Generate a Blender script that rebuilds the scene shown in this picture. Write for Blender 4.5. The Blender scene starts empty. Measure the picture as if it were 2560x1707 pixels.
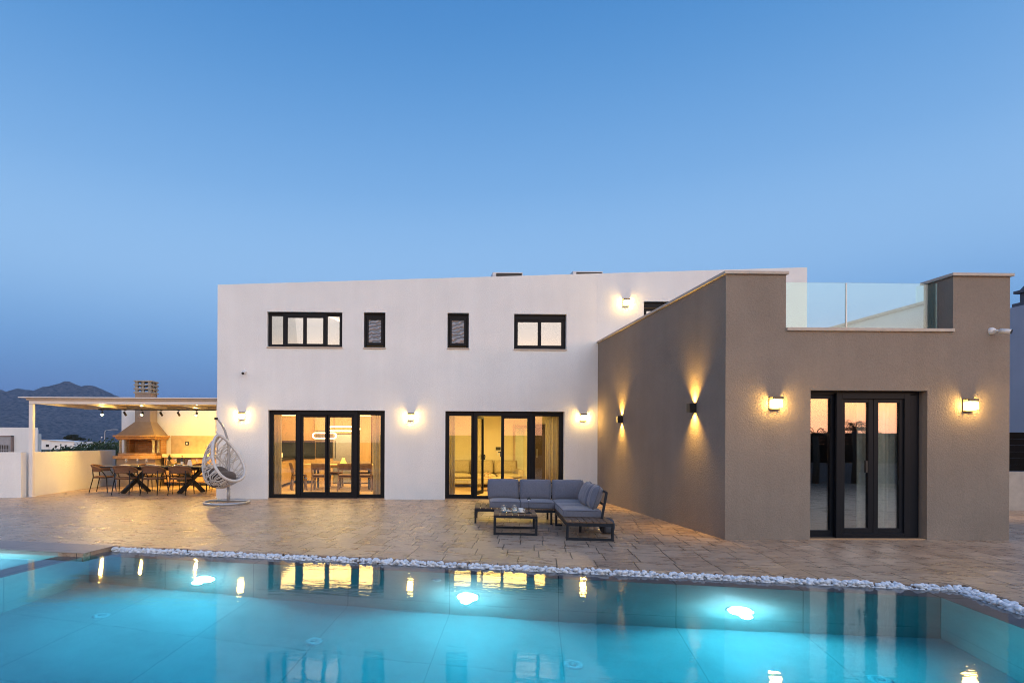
import bpy, bmesh, math, random
from math import sin, cos, pi, radians as R, sqrt, atan2
from mathutils import Vector as V, Matrix, noise as mnoise
from mathutils.geometry import tessellate_polygon
random.seed(7)
S = bpy.context.scene
COL = S.collection

# ------------------------------------------------------------------ helpers
class MB:
    """collects shapes into one bmesh; build() links it as ONE mesh object"""
    def __init__(s): s.b = bmesh.new(); s.smooth = False
    def face(s, pts):
        vs = [s.b.verts.new(p) for p in pts]
        f = s.b.faces.new(vs); f.smooth = s.smooth; return f
    def box(s, x0, x1, y0, y1, z0, z1, m=None):
        P = [V((x, y, z)) for x in (x0, x1) for y in (y0, y1) for z in (z0, z1)]
        if m is not None: P = [m @ p for p in P]
        v = [s.b.verts.new(p) for p in P]
        for q in ((0,1,3,2),(4,6,7,5),(0,4,5,1),(2,3,7,6),(0,2,6,4),(1,5,7,3)):
            s.b.faces.new([v[i] for i in q])
        return s
    def bar(s, a, b, w, h=None, up=(0,0,1)):
        """rectangular bar from a to b"""
        a, b = V(a), V(b); h = h or w; d = (b-a).normalized(); u = V(up)
        if abs(d.dot(u)) > .95: u = V((0,1,0))
        r = d.cross(u).normalized(); u = r.cross(d)
        v = []
        for p in (a, b):
            for i, j in ((-1,-1),(1,-1),(1,1),(-1,1)): v.append(s.b.verts.new(p + r*(i*w/2) + u*(j*h/2)))
        for q in ((3,2,1,0),(4,5,6,7),(0,1,5,4),(1,2,6,5),(2,3,7,6),(3,0,4,7)): s.b.faces.new([v[i] for i in q])
        return s
    def tube(s, pts, r, n=8, closed=False, caps=True):
        pts = [V(p) for p in pts]; m = len(pts); rings = []
        rr = r if isinstance(r, (list, tuple)) else [r]*m
        prev = None
        for i, p in enumerate(pts):
            if closed: t = pts[(i+1) % m] - pts[i-1]
            else: t = pts[min(i+1, m-1)] - pts[max(i-1, 0)]
            t = t.normalized() if t.length > 1e-9 else V((0,0,1))
            if prev is None: x = t.orthogonal().normalized()
            else:
                x = prev - t*prev.dot(t)
                x = x.normalized() if x.length > 1e-6 else t.orthogonal().normalized()
            prev = x; y = t.cross(x)
            rings.append([s.b.verts.new(p + x*(rr[i]*cos(2*pi*k/n)) + y*(rr[i]*sin(2*pi*k/n))) for k in range(n)])
        last = m if closed else m-1
        for i in range(last):
            A, B = rings[i], rings[(i+1) % m]
            for k in range(n):
                f = s.b.faces.new((A[k], A[(k+1) % n], B[(k+1) % n], B[k])); f.smooth = True
        if not closed and caps:
            s.b.faces.new(rings[0][::-1]); s.b.faces.new(rings[-1])
        return s
    def lathe(s, prof, c=(0,0,0), n=24, m=None):
        c = V(c); rings = []
        for r, z in prof:
            if r < 1e-5:
                p = V((0,0,z)); p = (m @ p if m else p) + c; rings.append([s.b.verts.new(p)])
            else:
                q = []
                for k in range(n):
                    p = V((r*cos(2*pi*k/n), r*sin(2*pi*k/n), z)); p = (m @ p if m else p) + c; q.append(s.b.verts.new(p))
                rings.append(q)
        for A, B in zip(rings, rings[1:]):
            for k in range(n):
                a, a2 = A[k % len(A)], A[(k+1) % len(A)]; b, b2 = B[k % len(B)], B[(k+1) % len(B)]
                vs = []
                for v in (a, a2, b2, b):
                    if v not in vs: vs.append(v)
                if len(vs) > 2:
                    try: s.b.faces.new(vs).smooth = True
                    except ValueError: pass
        return s
    def prism(s, poly, z0, z1):
        """poly of (x,y) extruded in z"""
        a = [s.b.verts.new((x, y, z0)) for x, y in poly]; b = [s.b.verts.new((x, y, z1)) for x, y in poly]
        s.b.faces.new(a[::-1]); s.b.faces.new(b)
        n = len(poly)
        for i in range(n): s.b.faces.new((a[i], a[(i+1) % n], b[(i+1) % n], b[i]))
        return s
    def grid(s, fn, nu, nv, smooth=True, closed_u=False):
        g = [[s.b.verts.new(fn(i/nu, j/nv)) for j in range(nv+1)] for i in range(nu+(0 if closed_u else 1))]
        k = len(g)
        for i in range(nu):
            for j in range(nv):
                f = s.b.faces.new((g[i][j], g[(i+1) % k][j], g[(i+1) % k][j+1], g[i][j+1])); f.smooth = smooth
        return g
    def pillow(s, c, w, h, t, m=None, p=2.6, n=14, puff=.55):
        """soft cushion: w (x) by h (y), thickness t (z) with rounded corners, puffed centre"""
        c = V(c)
        for sg in (1, -1):
            g = []
            for i in range(n+1):
                row = []
                for j in range(n+1):
                    u = -1+2*i/n; v = -1+2*j/n
                    e = (1-abs(u)**6)*(1-abs(v)**6); e = max(e, 0)**.5
                    z = sg*t/2*(e*(1-puff)+puff*e*((1-u*u)*(1-v*v))**.35)
                    sh = 1-.035*(1-abs(v)**2)*0 - .03*(u*u*v*v)*1.0
                    dip = 1-.03*(1-u*u) if abs(v) > .5 else 1
                    q = V((u*w/2*sh, v*h/2*sh*dip, z))
                    q = (m @ q if m else q)+c; row.append(s.b.verts.new(q))
                g.append(row)
            for i in range(n):
                for j in range(n):
                    vs = (g[i][j], g[i+1][j], g[i+1][j+1], g[i][j+1])
                    f = s.b.faces.new(vs if sg > 0 else vs[::-1]); f.smooth = True
        bmesh.ops.remove_doubles(s.b, verts=s.b.verts, dist=1e-4)
        return s
    def build(s, name, mat, parent=None, world=False, bevel=0, seg=2, smooth=None, rec=True, solid=0):
        if rec: bmesh.ops.recalc_face_normals(s.b, faces=s.b.faces)
        if smooth is not None:
            for f in s.b.faces: f.smooth = smooth
        if parent is not None and world:
            s.b.transform(MAT[parent.name].inverted())
        me = bpy.data.meshes.new(name); s.b.to_mesh(me); s.b.free()
        o = bpy.data.objects.new(name, me); COL.objects.link(o)
        if mat is not None: me.materials.append(mat)
        if parent is not None:
            o.parent = parent; MAT[o.name] = MAT[parent.name]
        else: MAT[o.name] = Matrix()
        if bevel:
            b = o.modifiers.new('bevel', 'BEVEL'); b.width = bevel; b.segments = seg; b.limit_method = 'ANGLE'; b.angle_limit = R(40)
        if solid:
            b = o.modifiers.new('solid', 'SOLIDIFY'); b.thickness = solid; b.offset = 0
        return o
MAT = {}
def tag(o, label=None, cat=None, group=None, kind=None):
    if label: o['label'] = label
    if cat: o['category'] = cat
    if group: o['group'] = group
    if kind: o['kind'] = kind
    return o
def thing(name, label, cat, loc=(0,0,0), rz=0, group=None):
    o = bpy.data.objects.new(name, None); COL.objects.link(o)
    o.location = loc; o.rotation_euler = (0,0,rz); o.empty_display_size = .1
    MAT[o.name] = Matrix.Translation(loc) @ Matrix.Rotation(rz, 4, 'Z')
    return tag(o, label, cat, group)
def dup(root, loc, rz=None, label=None, group=None):
    r = root.copy(); COL.objects.link(r); r.location = loc
    if rz is not None: r.rotation_euler = (0,0,rz)
    if label: r['label'] = label
    if group: r['group'] = group
    for ch in list(root.children):
        c = ch.copy(); COL.objects.link(c); c.parent = r
        for g in list(ch.children):
            d = g.copy(); COL.objects.link(d); d.parent = c
    return r

# ------------------------------------------------------------------ materials
class NT:
    def __init__(s, m): s.t = m.node_tree; s.n = s.t.nodes; s.l = s.t.links
    def add(s, typ, **kw):
        n = s.n.new(typ)
        for k, v in kw.items():
            if k.startswith('i_'): n.inputs[k[2:].replace('_', ' ')].default_value = v
            else: setattr(n, k, v)
        return n
    def link(s, a, b): s.l.new(a, b)
def mat(name, col, rough=.6, metal=0, var=.12, scale=6, bump=0, bscale=120, spec=.5, sheen=0, dirt=None, detail=6, coat=0, grain=0, trans=0, streak=0):
    m = bpy.data.materials.new(name); m.use_nodes = True; t = NT(m); b = t.n['Principled BSDF']
    b.inputs['Roughness'].default_value = rough; b.inputs['Metallic'].default_value = metal
    b.inputs['Specular IOR Level'].default_value = spec
    if sheen: b.inputs['Sheen Weight'].default_value = sheen
    if coat: b.inputs['Coat Weight'].default_value = coat
    tc = t.add('ShaderNodeTexCoord')
    n1 = t.add('ShaderNodeTexNoise', i_Scale=scale, i_Detail=detail, i_Roughness=.6); t.link(tc.outputs['Object'], n1.inputs['Vector'])
    rp = t.add('ShaderNodeValToRGB'); e = rp.color_ramp.elements
    lo = [c*(1-var) for c in col[:3]]; hi = [min(1, c*(1+var)) for c in col[:3]]
    e[0].position = .3; e[0].color = (*lo, 1); e[1].position = .7; e[1].color = (*hi, 1)
    if dirt: e[0].color = (*dirt, 1)
    t.link(n1.outputs['Fac'], rp.inputs['Fac']); t.link(rp.outputs['Color'], b.inputs['Base Color'])
    if bump:
        n2 = t.add('ShaderNodeTexNoise', i_Scale=bscale, i_Detail=3, i_Roughness=.6); t.link(tc.outputs['Object'], n2.inputs['Vector'])
        bp = t.add('ShaderNodeBump', i_Strength=bump, i_Distance=.01); t.link(n2.outputs['Fac'], bp.inputs['Height'])
        t.link(bp.outputs['Normal'], b.inputs['Normal'])
        if grain:   # pigment speckle of the render coat
            g = t.add('ShaderNodeMapRange'); g.inputs[1].default_value = .3; g.inputs[2].default_value = .7; g.inputs[3].default_value = 1-grain; g.inputs[4].default_value = 1+grain
            t.link(n2.outputs['Fac'], g.inputs[0]); mg = t.add('ShaderNodeMix', data_type='RGBA', blend_type='MULTIPLY'); mg.inputs[0].default_value = 1
            t.link(rp.outputs['Color'], mg.inputs[6]); t.link(g.outputs[0], mg.inputs[7]); t.link(mg.outputs[2], b.inputs['Base Color'])
            if streak:   # faint rain runs and trowel bands
                ms_ = t.add('ShaderNodeMapping'); ms_.inputs['Scale'].default_value = (3.2,3.2,.16); t.link(tc.outputs['Object'], ms_.inputs[0]); n3 = t.add('ShaderNodeTexNoise', i_Scale=1, i_Detail=6, i_Roughness=.65); t.link(ms_.outputs[0], n3.inputs['Vector'])
                g2 = t.add('ShaderNodeMapRange'); g2.inputs[1].default_value = .3; g2.inputs[2].default_value = .7; g2.inputs[3].default_value = 1-streak; g2.inputs[4].default_value = 1+streak*.6; t.link(n3.outputs['Fac'], g2.inputs[0])
                m4 = t.add('ShaderNodeMix', data_type='RGBA', blend_type='MULTIPLY'); m4.inputs[0].default_value = 1; t.link(mg.outputs[2], m4.inputs[6]); t.link(g2.outputs[0], m4.inputs[7]); t.link(m4.outputs[2], b.inputs['Base Color'])
    if trans:
        tr = t.add('ShaderNodeBsdfTranslucent'); t.link(rp.outputs['Color'], tr.inputs['Color']); ms = t.add('ShaderNodeMixShader'); ms.inputs[0].default_value = trans
        t.link(b.outputs[0], ms.inputs[1]); t.link(tr.outputs[0], ms.inputs[2]); t.link(ms.outputs[0], t.n['Material Output'].inputs['Surface'])
    return m
def emis(name, col, strength):
    m = bpy.data.materials.new(name); m.use_nodes = True; b = m.node_tree.nodes['Principled BSDF']
    b.inputs['Base Color'].default_value = (*[min(1, c*.8) for c in col], 1)
    b.inputs['Emission Color'].default_value = (*col, 1); b.inputs['Emission Strength'].default_value = strength
    b.inputs['Roughness'].default_value = .4
    return m
def glass(name, tint=(.9,.95,.95), ior=1.5, boost=1.0, add=0.0, rough=0.0, bump=0, bscale=20, frost=0):
    """thin pane: lets light straight through, mirrors by Fresnel"""
    m = bpy.data.materials.new(name); m.use_nodes = True; t = NT(m); t.n.remove(t.n['Principled BSDF'])
    out = t.n['Material Output']
    tr = t.add('ShaderNodeBsdfTransparent'); tr.inputs['Color'].default_value = (*tint, 1)
    gl = t.add('ShaderNodeBsdfGlossy', i_Roughness=rough); gl.inputs['Color'].default_value = (1,1,1,1)
    # Schlick's mirror share, the same from both sides of the pane
    ge = t.add('ShaderNodeNewGeometry'); dp = t.add('ShaderNodeVectorMath', operation='DOT_PRODUCT'); t.link(ge.outputs['Normal'], dp.inputs[0]); t.link(ge.outputs['Incoming'], dp.inputs[1])
    ab = t.add('ShaderNodeMath', operation='ABSOLUTE'); t.link(dp.outputs['Value'], ab.inputs[0])
    om = t.add('ShaderNodeMath', operation='SUBTRACT', use_clamp=True); om.inputs[0].default_value = 1; t.link(ab.outputs[0], om.inputs[1])
    pw = t.add('ShaderNodeMath', operation='POWER'); pw.inputs[1].default_value = 5; t.link(om.outputs[0], pw.inputs[0])
    f0 = min(.9, ((ior-1)/(ior+1))**2*boost+add)
    ma = t.add('ShaderNodeMath', operation='MULTIPLY_ADD', use_clamp=True); ma.inputs[1].default_value = 1-f0; ma.inputs[2].default_value = f0; t.link(pw.outputs[0], ma.inputs[0])
    mx = t.add('ShaderNodeMixShader'); t.link(ma.outputs[0], mx.inputs[0])
    src = tr.outputs[0]
    if frost:
        df = t.add('ShaderNodeBsdfTranslucent'); df.inputs['Color'].default_value = (.8,.85,.9,1)
        d2 = t.add('ShaderNodeBsdfDiffuse'); d2.inputs['Color'].default_value = (.3,.34,.42,1)
        ms = t.add('ShaderNodeMixShader'); ms.inputs[0].default_value = .7; t.link(df.outputs[0], ms.inputs[1]); t.link(d2.outputs[0], ms.inputs[2])
        m3 = t.add('ShaderNodeMixShader'); m3.inputs[0].default_value = frost; t.link(tr.outputs[0], m3.inputs[1]); t.link(ms.outputs[0], m3.inputs[2]); src = m3.outputs[0]
    t.link(src, mx.inputs[1]); t.link(gl.outputs[0], mx.inputs[2])
    t.link(mx.outputs[0], out.inputs['Surface'])
    if bump:
        tc = t.add('ShaderNodeTexCoord')
        n2 = t.add('ShaderNodeTexNoise', i_Scale=bscale, i_Detail=2); t.link(tc.outputs['Object'], n2.inputs['Vector'])
        bp = t.add('ShaderNodeBump', i_Strength=bump, i_Distance=.01); t.link(n2.outputs['Fac'], bp.inputs['Height'])
        t.link(bp.outputs['Normal'], gl.inputs['Normal']); t.link(bp.outputs['Normal'], dp.inputs[0])
    return m
def wood(name, c1, c2, rough=.5, scale=(3,3,30), rot=(0,0,0), coat=0):
    m = bpy.data.materials.new(name); m.use_nodes = True; t = NT(m); b = t.n['Principled BSDF']; b.inputs['Roughness'].default_value = rough
    tc = t.add('ShaderNodeTexCoord'); mp = t.add('ShaderNodeMapping'); mp.inputs['Scale'].default_value = scale; mp.inputs['Rotation'].default_value = rot
    n = t.add('ShaderNodeTexNoise', i_Scale=1, i_Detail=8, i_Roughness=.65, i_Distortion=.6)
    rp = t.add('ShaderNodeValToRGB'); e = rp.color_ramp.elements; e[0].position = .32; e[1].position = .68; e[0].color = (*c1,1); e[1].color = (*c2,1)
    t.link(tc.outputs['Object'], mp.inputs[0]); t.link(mp.outputs[0], n.inputs['Vector']); t.link(n.outputs['Fac'], rp.inputs['Fac']); t.link(rp.outputs['Color'], b.inputs['Base Color'])
    bp = t.add('ShaderNodeBump', i_Strength=.15, i_Distance=.004); t.link(n.outputs['Fac'], bp.inputs['Height']); t.link(bp.outputs['Normal'], b.inputs['Normal'])
    return m
def brickmat(name, c1, c2, mortar, w, h, ms=.01, rough=.8, axis='xz', offset=.5, bump=.4, rotz=0, nvar=.25, nscale=9, fine=60, spec=.5, rough_var=0):
    """bricks / slabs in object space; axis picks the plane they lie in"""
    m = bpy.data.materials.new(name); m.use_nodes = True; t = NT(m); b = t.n['Principled BSDF']
    b.inputs['Roughness'].default_value = rough; b.inputs['Specular IOR Level'].default_value = spec
    tc = t.add('ShaderNodeTexCoord'); mp = t.add('ShaderNodeMapping'); mp.inputs['Rotation'].default_value = (0,0,rotz)
    t.link(tc.outputs['Object'], mp.inputs[0])
    sp = t.add('ShaderNodeSeparateXYZ'); cb = t.add('ShaderNodeCombineXYZ'); t.link(mp.outputs[0], sp.inputs[0])
    t.link(sp.outputs['XYZ'.index(axis[0].upper())], cb.inputs[0]); t.link(sp.outputs['XYZ'.index(axis[1].upper())], cb.inputs[1])
    br = t.add('ShaderNodeTexBrick', offset=offset, offset_frequency=2); br.inputs['Scale'].default_value = 1
    br.inputs['Mortar Size'].default_value = ms; br.inputs['Mortar Smooth'].default_value = .3; br.inputs['Brick Width'].default_value = w; br.inputs['Row Height'].default_value = h
    br.inputs['Color1'].default_value = (*c1,1); br.inputs['Color2'].default_value = (*c2,1); br.inputs['Mortar'].default_value = (*mortar,1)
    t.link(cb.outputs[0], br.inputs['Vector'])
    n = t.add('ShaderNodeTexNoise', i_Scale=nscale, i_Detail=8, i_Roughness=.7); t.link(tc.outputs['Object'], n.inputs['Vector'])
    mr = t.add('ShaderNodeMapRange'); mr.inputs[1].default_value = .3; mr.inputs[2].default_value = .7; mr.inputs[3].default_value = 1-nvar; mr.inputs[4].default_value = 1+nvar
    t.link(n.outputs['Fac'], mr.inputs[0])
    mx = t.add('ShaderNodeMix', data_type='RGBA', blend_type='MULTIPLY'); mx.inputs[0].default_value = 1
    t.link(br.outputs['Color'], mx.inputs[6]); t.link(mr.outputs[0], mx.inputs[7]); t.link(mx.outputs[2], b.inputs['Base Color'])
    f = t.add('ShaderNodeTexNoise', i_Scale=fine, i_Detail=5, i_Roughness=.65); t.link(tc.outputs['Object'], f.inputs['Vector'])
    inv = t.add('ShaderNodeMath', operation='MULTIPLY_ADD'); inv.inputs[1].default_value = -1.2
    t.link(br.outputs['Fac'], inv.inputs[0]); t.link(f.outputs['Fac'], inv.inputs[2])
    bp = t.add('ShaderNodeBump', i_Strength=bump, i_Distance=.008); t.link(inv.outputs[0], bp.inputs['Height']); t.link(bp.outputs['Normal'], b.inputs['Normal'])
    if rough_var:
        r2 = t.add('ShaderNodeMapRange'); r2.inputs[1].default_value = .3; r2.inputs[2].default_value = .7; r2.inputs[3].default_value = rough-rough_var; r2.inputs[4].default_value = rough+rough_var
        t.link(n.outputs['Fac'], r2.inputs[0]); t.link(r2.outputs[0], b.inputs['Roughness'])
    return m

WHITE = mat('white_plaster', (.765,.785,.78), .9, var=.045, scale=.9, bump=.7, bscale=42, spec=.2, grain=.05, streak=.035)
BROWN = mat('brown_plaster', (.270,.222,.180), .92, var=.085, scale=1.1, bump=1.0, bscale=48, spec=.2, grain=.065, detail=9, streak=.055)
STONE = mat('coping_stone', (.50,.43,.36), .7, var=.1, scale=9, bump=.15)
ALU = mat('anthracite_frame', (.008,.010,.014), .45, .0, var=.1, scale=4, spec=.14)
WALU = mat('white_metal', (.72,.71,.70), .4, var=.03, scale=3)
BRONZE = mat('dark_bronze', (.10,.085,.065), .45, .3, var=.1)
BLACK = mat('black_metal', (.012,.013,.015), .4, .0, var=.1)
DGREY = mat('dark_grey_metal', (.014,.018,.025), .45, .0, var=.12, scale=8, spec=.22)
GREYM = mat('pale_grey_metal', (.42,.44,.48), .35, .35, var=.06)
STEEL = mat('brushed_steel', (.42,.42,.44), .3, .8, var=.08, scale=20)
PANE = glass('window_pane', (.97,.98,.96), 1.5, 1.0, .015)
PANE_S = glass('solar_pane', (.72,.70,.68), 1.5, 1, .24)
PANE_D = glass('dark_solar_pane', (.93,.93,.91), 1.5, 1, .13)
RAILG = glass('railing_glass', (.84,.95,.92), 1.5, 1.0, .045)
def rippled():
    m = bpy.data.materials.new('rippled_pane'); m.use_nodes = True; t = NT(m); b = t.n['Principled BSDF']; b.inputs['Roughness'].default_value = .22; b.inputs['Specular IOR Level'].default_value = .8
    tc = t.add('ShaderNodeTexCoord'); mp = t.add('ShaderNodeMapping'); mp.inputs['Rotation'].default_value = (0,R(12),0); t.link(tc.outputs['Object'], mp.inputs[0])
    w = t.add('ShaderNodeTexWave', wave_type='BANDS', bands_direction='Z', i_Scale=3.4, i_Distortion=6.0, i_Detail=1.5, i_Detail_Scale=2.2); t.link(mp.outputs[0], w.inputs['Vector'])
    rp = t.add('ShaderNodeValToRGB'); e = rp.color_ramp.elements; e[0].position = .25; e[0].color = (.05,.062,.09,1); e[1].position = .9; e[1].color = (.17,.205,.28,1); t.link(w.outputs['Fac'], rp.inputs['Fac']); t.link(rp.outputs['Color'], b.inputs['Base Color'])  # blue reflection in the ripples, painted as wavy colour bands
    bp = t.add('ShaderNodeBump', i_Strength=.4, i_Distance=.01); t.link(w.outputs['Fac'], bp.inputs['Height']); t.link(bp.outputs['Normal'], b.inputs['Normal'])
    return m
FROST = rippled()
CLEAR = glass('clear_glass', (.90,.93,.93), 1.5, 1.6, .08)
FABRIC = mat('grey_cushion', (.135,.145,.185), .95, var=.12, scale=40, bump=.35, bscale=420, sheen=.3)
TAUPE = mat('taupe_cushion', (.085,.07,.062), .95, var=.15, scale=30, bump=.3, bscale=300, sheen=.2)
DECKW = wood('slat_wood', (.10,.058,.035), (.19,.115,.07), .6, (2,26,6))
OAK = wood('oak_veneer', (.40,.245,.12), (.50,.33,.18), .45, (10,10,1.2))
FLOORW = wood('oak_floor', (.36,.22,.12), (.48,.31,.18), .4, (2,14,2))
CHAIRW = wood('walnut', (.13,.07,.04), (.22,.125,.07), .5, (8,8,2))
IWALL = mat('warm_wall_paint', (.74,.66,.50), .85, var=.03, scale=2)
CEIL = mat('ceiling_paint', (.78,.75,.68), .9, var=.02)
CURT = mat('linen_curtain', (.72,.66,.52), .9, var=.08, scale=14, trans=.6)
CURTG = mat('pale_green_curtain', (.74,.80,.72), .9, var=.1, scale=14, trans=.2)
SOFA = mat('beige_sofa', (.42,.34,.22), .95, var=.15, scale=25, bump=.3, bscale=250)
ROPE = mat('rope_weave', (.17,.085,.045), .85, var=.35, scale=90, bump=.8, bscale=160)
RATTAN = mat('white_rattan', (.60,.59,.57), .55, var=.15, scale=50, bump=.25, bscale=200)
BRICK = brickmat('fire_brick', (.34,.17,.07), (.44,.24,.11), (.36,.28,.18), .22, .065, .007, .85, 'xz')
BRICKT = brickmat('brick_ledge', (.42,.23,.10), (.50,.30,.14), (.38,.28,.18), .11, .30, .006, .85, 'xz')
HOODP = mat('hood_plaster', (.25,.185,.115), .9, var=.08, bump=.5, bscale=80)
GREYP = mat('grey_plaster', (.27,.225,.19), .9, var=.08, bump=.5, bscale=80)
SLAB = mat('counter_stone', (.58,.50,.38), .35, var=.15, scale=12)
SPLASH = mat('splashback_stone', (.46,.37,.24), .5, var=.18, scale=5)
CHIMC = mat('cast_concrete', (.33,.315,.27), .9, var=.25, scale=14, bump=.5, bscale=60)
PLATE = mat('white_china', (.75,.74,.72), .25, var=.02)
LEAF = mat('leaf_green', (.045,.075,.03), .6, var=.5, scale=5)
LEAFD = mat('dark_pine_green', (.022,.035,.022), .7, var=.4, scale=3)
BARK = mat('bark', (.11,.08,.055), .9, var=.3, scale=20, bump=.5, bscale=40)
GROUND = mat('dry_ground', (.13,.115,.075), .95, var=.45, scale=.05, bump=.3, bscale=2, dirt=(.05,.06,.035))
FENCE = mat('dark_fence', (.008,.007,.007), .9, var=.2, spec=.1)
BLUEW = mat('skylight_tinted_render', (.36,.38,.45), .9, var=.04, scale=1.5, bump=.4, bscale=60)  # blue of the sky's light is mixed into this wall colour
LAMPM = emis('lamp_diffuser', (1.0,.60,.15), 140)
STARM = emis('spot_lens', (1.0,.66,.20), 1200)
COVEM = emis('cove_led', (1.0,.66,.24), 5.0)
RINGM = emis('pendant_led', (1.0,.70,.36), 9)
POOLM = emis('pool_lamp_lens', (.86,.93,1.0), 70)

# ------------------------------------------------------------------ camera
cam = bpy.data.cameras.new('camera'); co = bpy.data.objects.new('camera', cam); COL.objects.link(co)
cam.sensor_width = 36; cam.lens = 1415/2560*36; cam.shift_x = (1280-1055)/2560; cam.shift_y = (1106-853.5)/2560
cam.clip_start = .05; cam.clip_end = 20000
co.location = (0,0,1.45); co.rotation_euler = (Matrix.Rotation(-.015, 3, 'Z') @ Matrix.Rotation(R(90), 3, 'X') @ Matrix.Rotation(.0043, 3, 'Z')).to_euler()
S.camera = co

# ------------------------------------------------------------------ sky, afterglow, view
W = bpy.data.worlds.new('World'); S.world = W; W.use_nodes = True; t = NT(W)
SUN_AZ = R(24)      # the afterglow is behind the camera, a little to the right
bg = t.n['Background']
tc = t.add('ShaderNodeTexCoord'); sp = t.add('ShaderNodeSeparateXYZ'); t.link(tc.outputs['Generated'], sp.inputs[0])
def ramp(stops, interp='EASE'):
    r = t.add('ShaderNodeValToRGB'); r.color_ramp.interpolation = interp; e = r.color_ramp.elements
    while len(e) < len(stops): e.new(.5)
    for el, (p, c) in zip(e, stops): el.position = p; el.color = (*c, 1)
    t.link(sp.outputs['Z'], r.inputs['Fac']); return r
def lin(*c): return tuple(((x/255+.055)/1.055)**2.4 if x > 10 else x/255/12.92 for x in c)
front = ramp([(0, lin(54,104,172)), (.08, lin(60,124,194)), (.17, lin(100,158,220)), (.27, lin(148,192,238)), (.40, lin(120,174,230)), (.60, lin(58,134,204)), (.85, lin(48,106,178)), (1, lin(40,92,165))], 'B_SPLINE')
back = ramp([(0, (.66,.32,.24)), (.025, (1.7,.68,.33)), (.065, (2.2,1.08,.36)), (.12, (1.05,.74,.50)), (.19, (.60,.58,.57)), (.32, (.54,.61,.72)), (.55, (.36,.46,.62)), (1, (.03,.11,.36))])
vd = t.add('ShaderNodeVectorMath', operation='DOT_PRODUCT'); vd.inputs[1].default_value = (sin(SUN_AZ), -cos(SUN_AZ), 0); t.link(tc.outputs['Generated'], vd.inputs[0])
mr = t.add('ShaderNodeMapRange', interpolation_type='SMOOTHSTEP'); mr.inputs[1].default_value = -.35; mr.inputs[2].default_value = .75; t.link(vd.outputs['Value'], mr.inputs[0])
sc = t.add('ShaderNodeVectorMath', operation='SCALE'); sc.inputs[3].default_value = 2.2; t.link(back.outputs['Color'], sc.inputs[0])
mx = t.add('ShaderNodeMix', data_type='RGBA'); t.link(mr.outputs[0], mx.inputs[0]); t.link(front.outputs['Color'], mx.inputs[6]); t.link(sc.outputs[0], mx.inputs[7])
sky = t.add('ShaderNodeTexSky', sky_type='NISHITA', sun_disc=False, sun_elevation=R(1.0), sun_rotation=pi-SUN_AZ)
s2 = t.add('ShaderNodeVectorMath', operation='SCALE'); s2.inputs[3].default_value = .05; t.link(sky.outputs[0], s2.inputs[0])
ad = t.add('ShaderNodeVectorMath', operation='ADD'); t.link(mx.outputs[2], ad.inputs[0]); t.link(s2.outputs[0], ad.inputs[1])
t.link(ad.outputs[0], bg.inputs['Color']); bg.inputs['Strength'].default_value = 1.0
sl = bpy.data.lights.new('afterglow_sun', 'SUN'); sl.energy = .6; sl.angle = R(70); sl.color = (1,.88,.82)
so = bpy.data.objects.new('afterglow_sun', sl); COL.objects.link(so); so.location = (8,-20,12)
so.rotation_euler = V((-sin(SUN_AZ)*cos(R(12)), cos(SUN_AZ)*cos(R(12)), -sin(R(12)))).to_track_quat('-Z', 'Y').to_euler()
S.view_settings.view_transform = 'Standard'; S.view_settings.look = 'None'; S.view_settings.exposure = 0; S.view_settings.gamma = 1
S.cycles.use_denoising = True; S.cycles.filter_width = 1.0; S.cycles.max_bounces = 8; S.cycles.transparent_max_bounces = 16; S.cycles.sample_clamp_indirect = 4
S.cycles.caustics_reflective = False; S.cycles.caustics_refractive = True
def lamp(name, typ, loc, energy, col, aim=None, **kw):
    l = bpy.data.lights.new(name, typ); l.energy = energy; l.color = col
    for k, v in kw.items(): setattr(l, k, v)
    o = bpy.data.objects.new(name, l); COL.objects.link(o); o.location = loc
    if aim is not None: o.rotation_euler = V(aim).to_track_quat('-Z', 'Y').to_euler()
    return o

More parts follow.
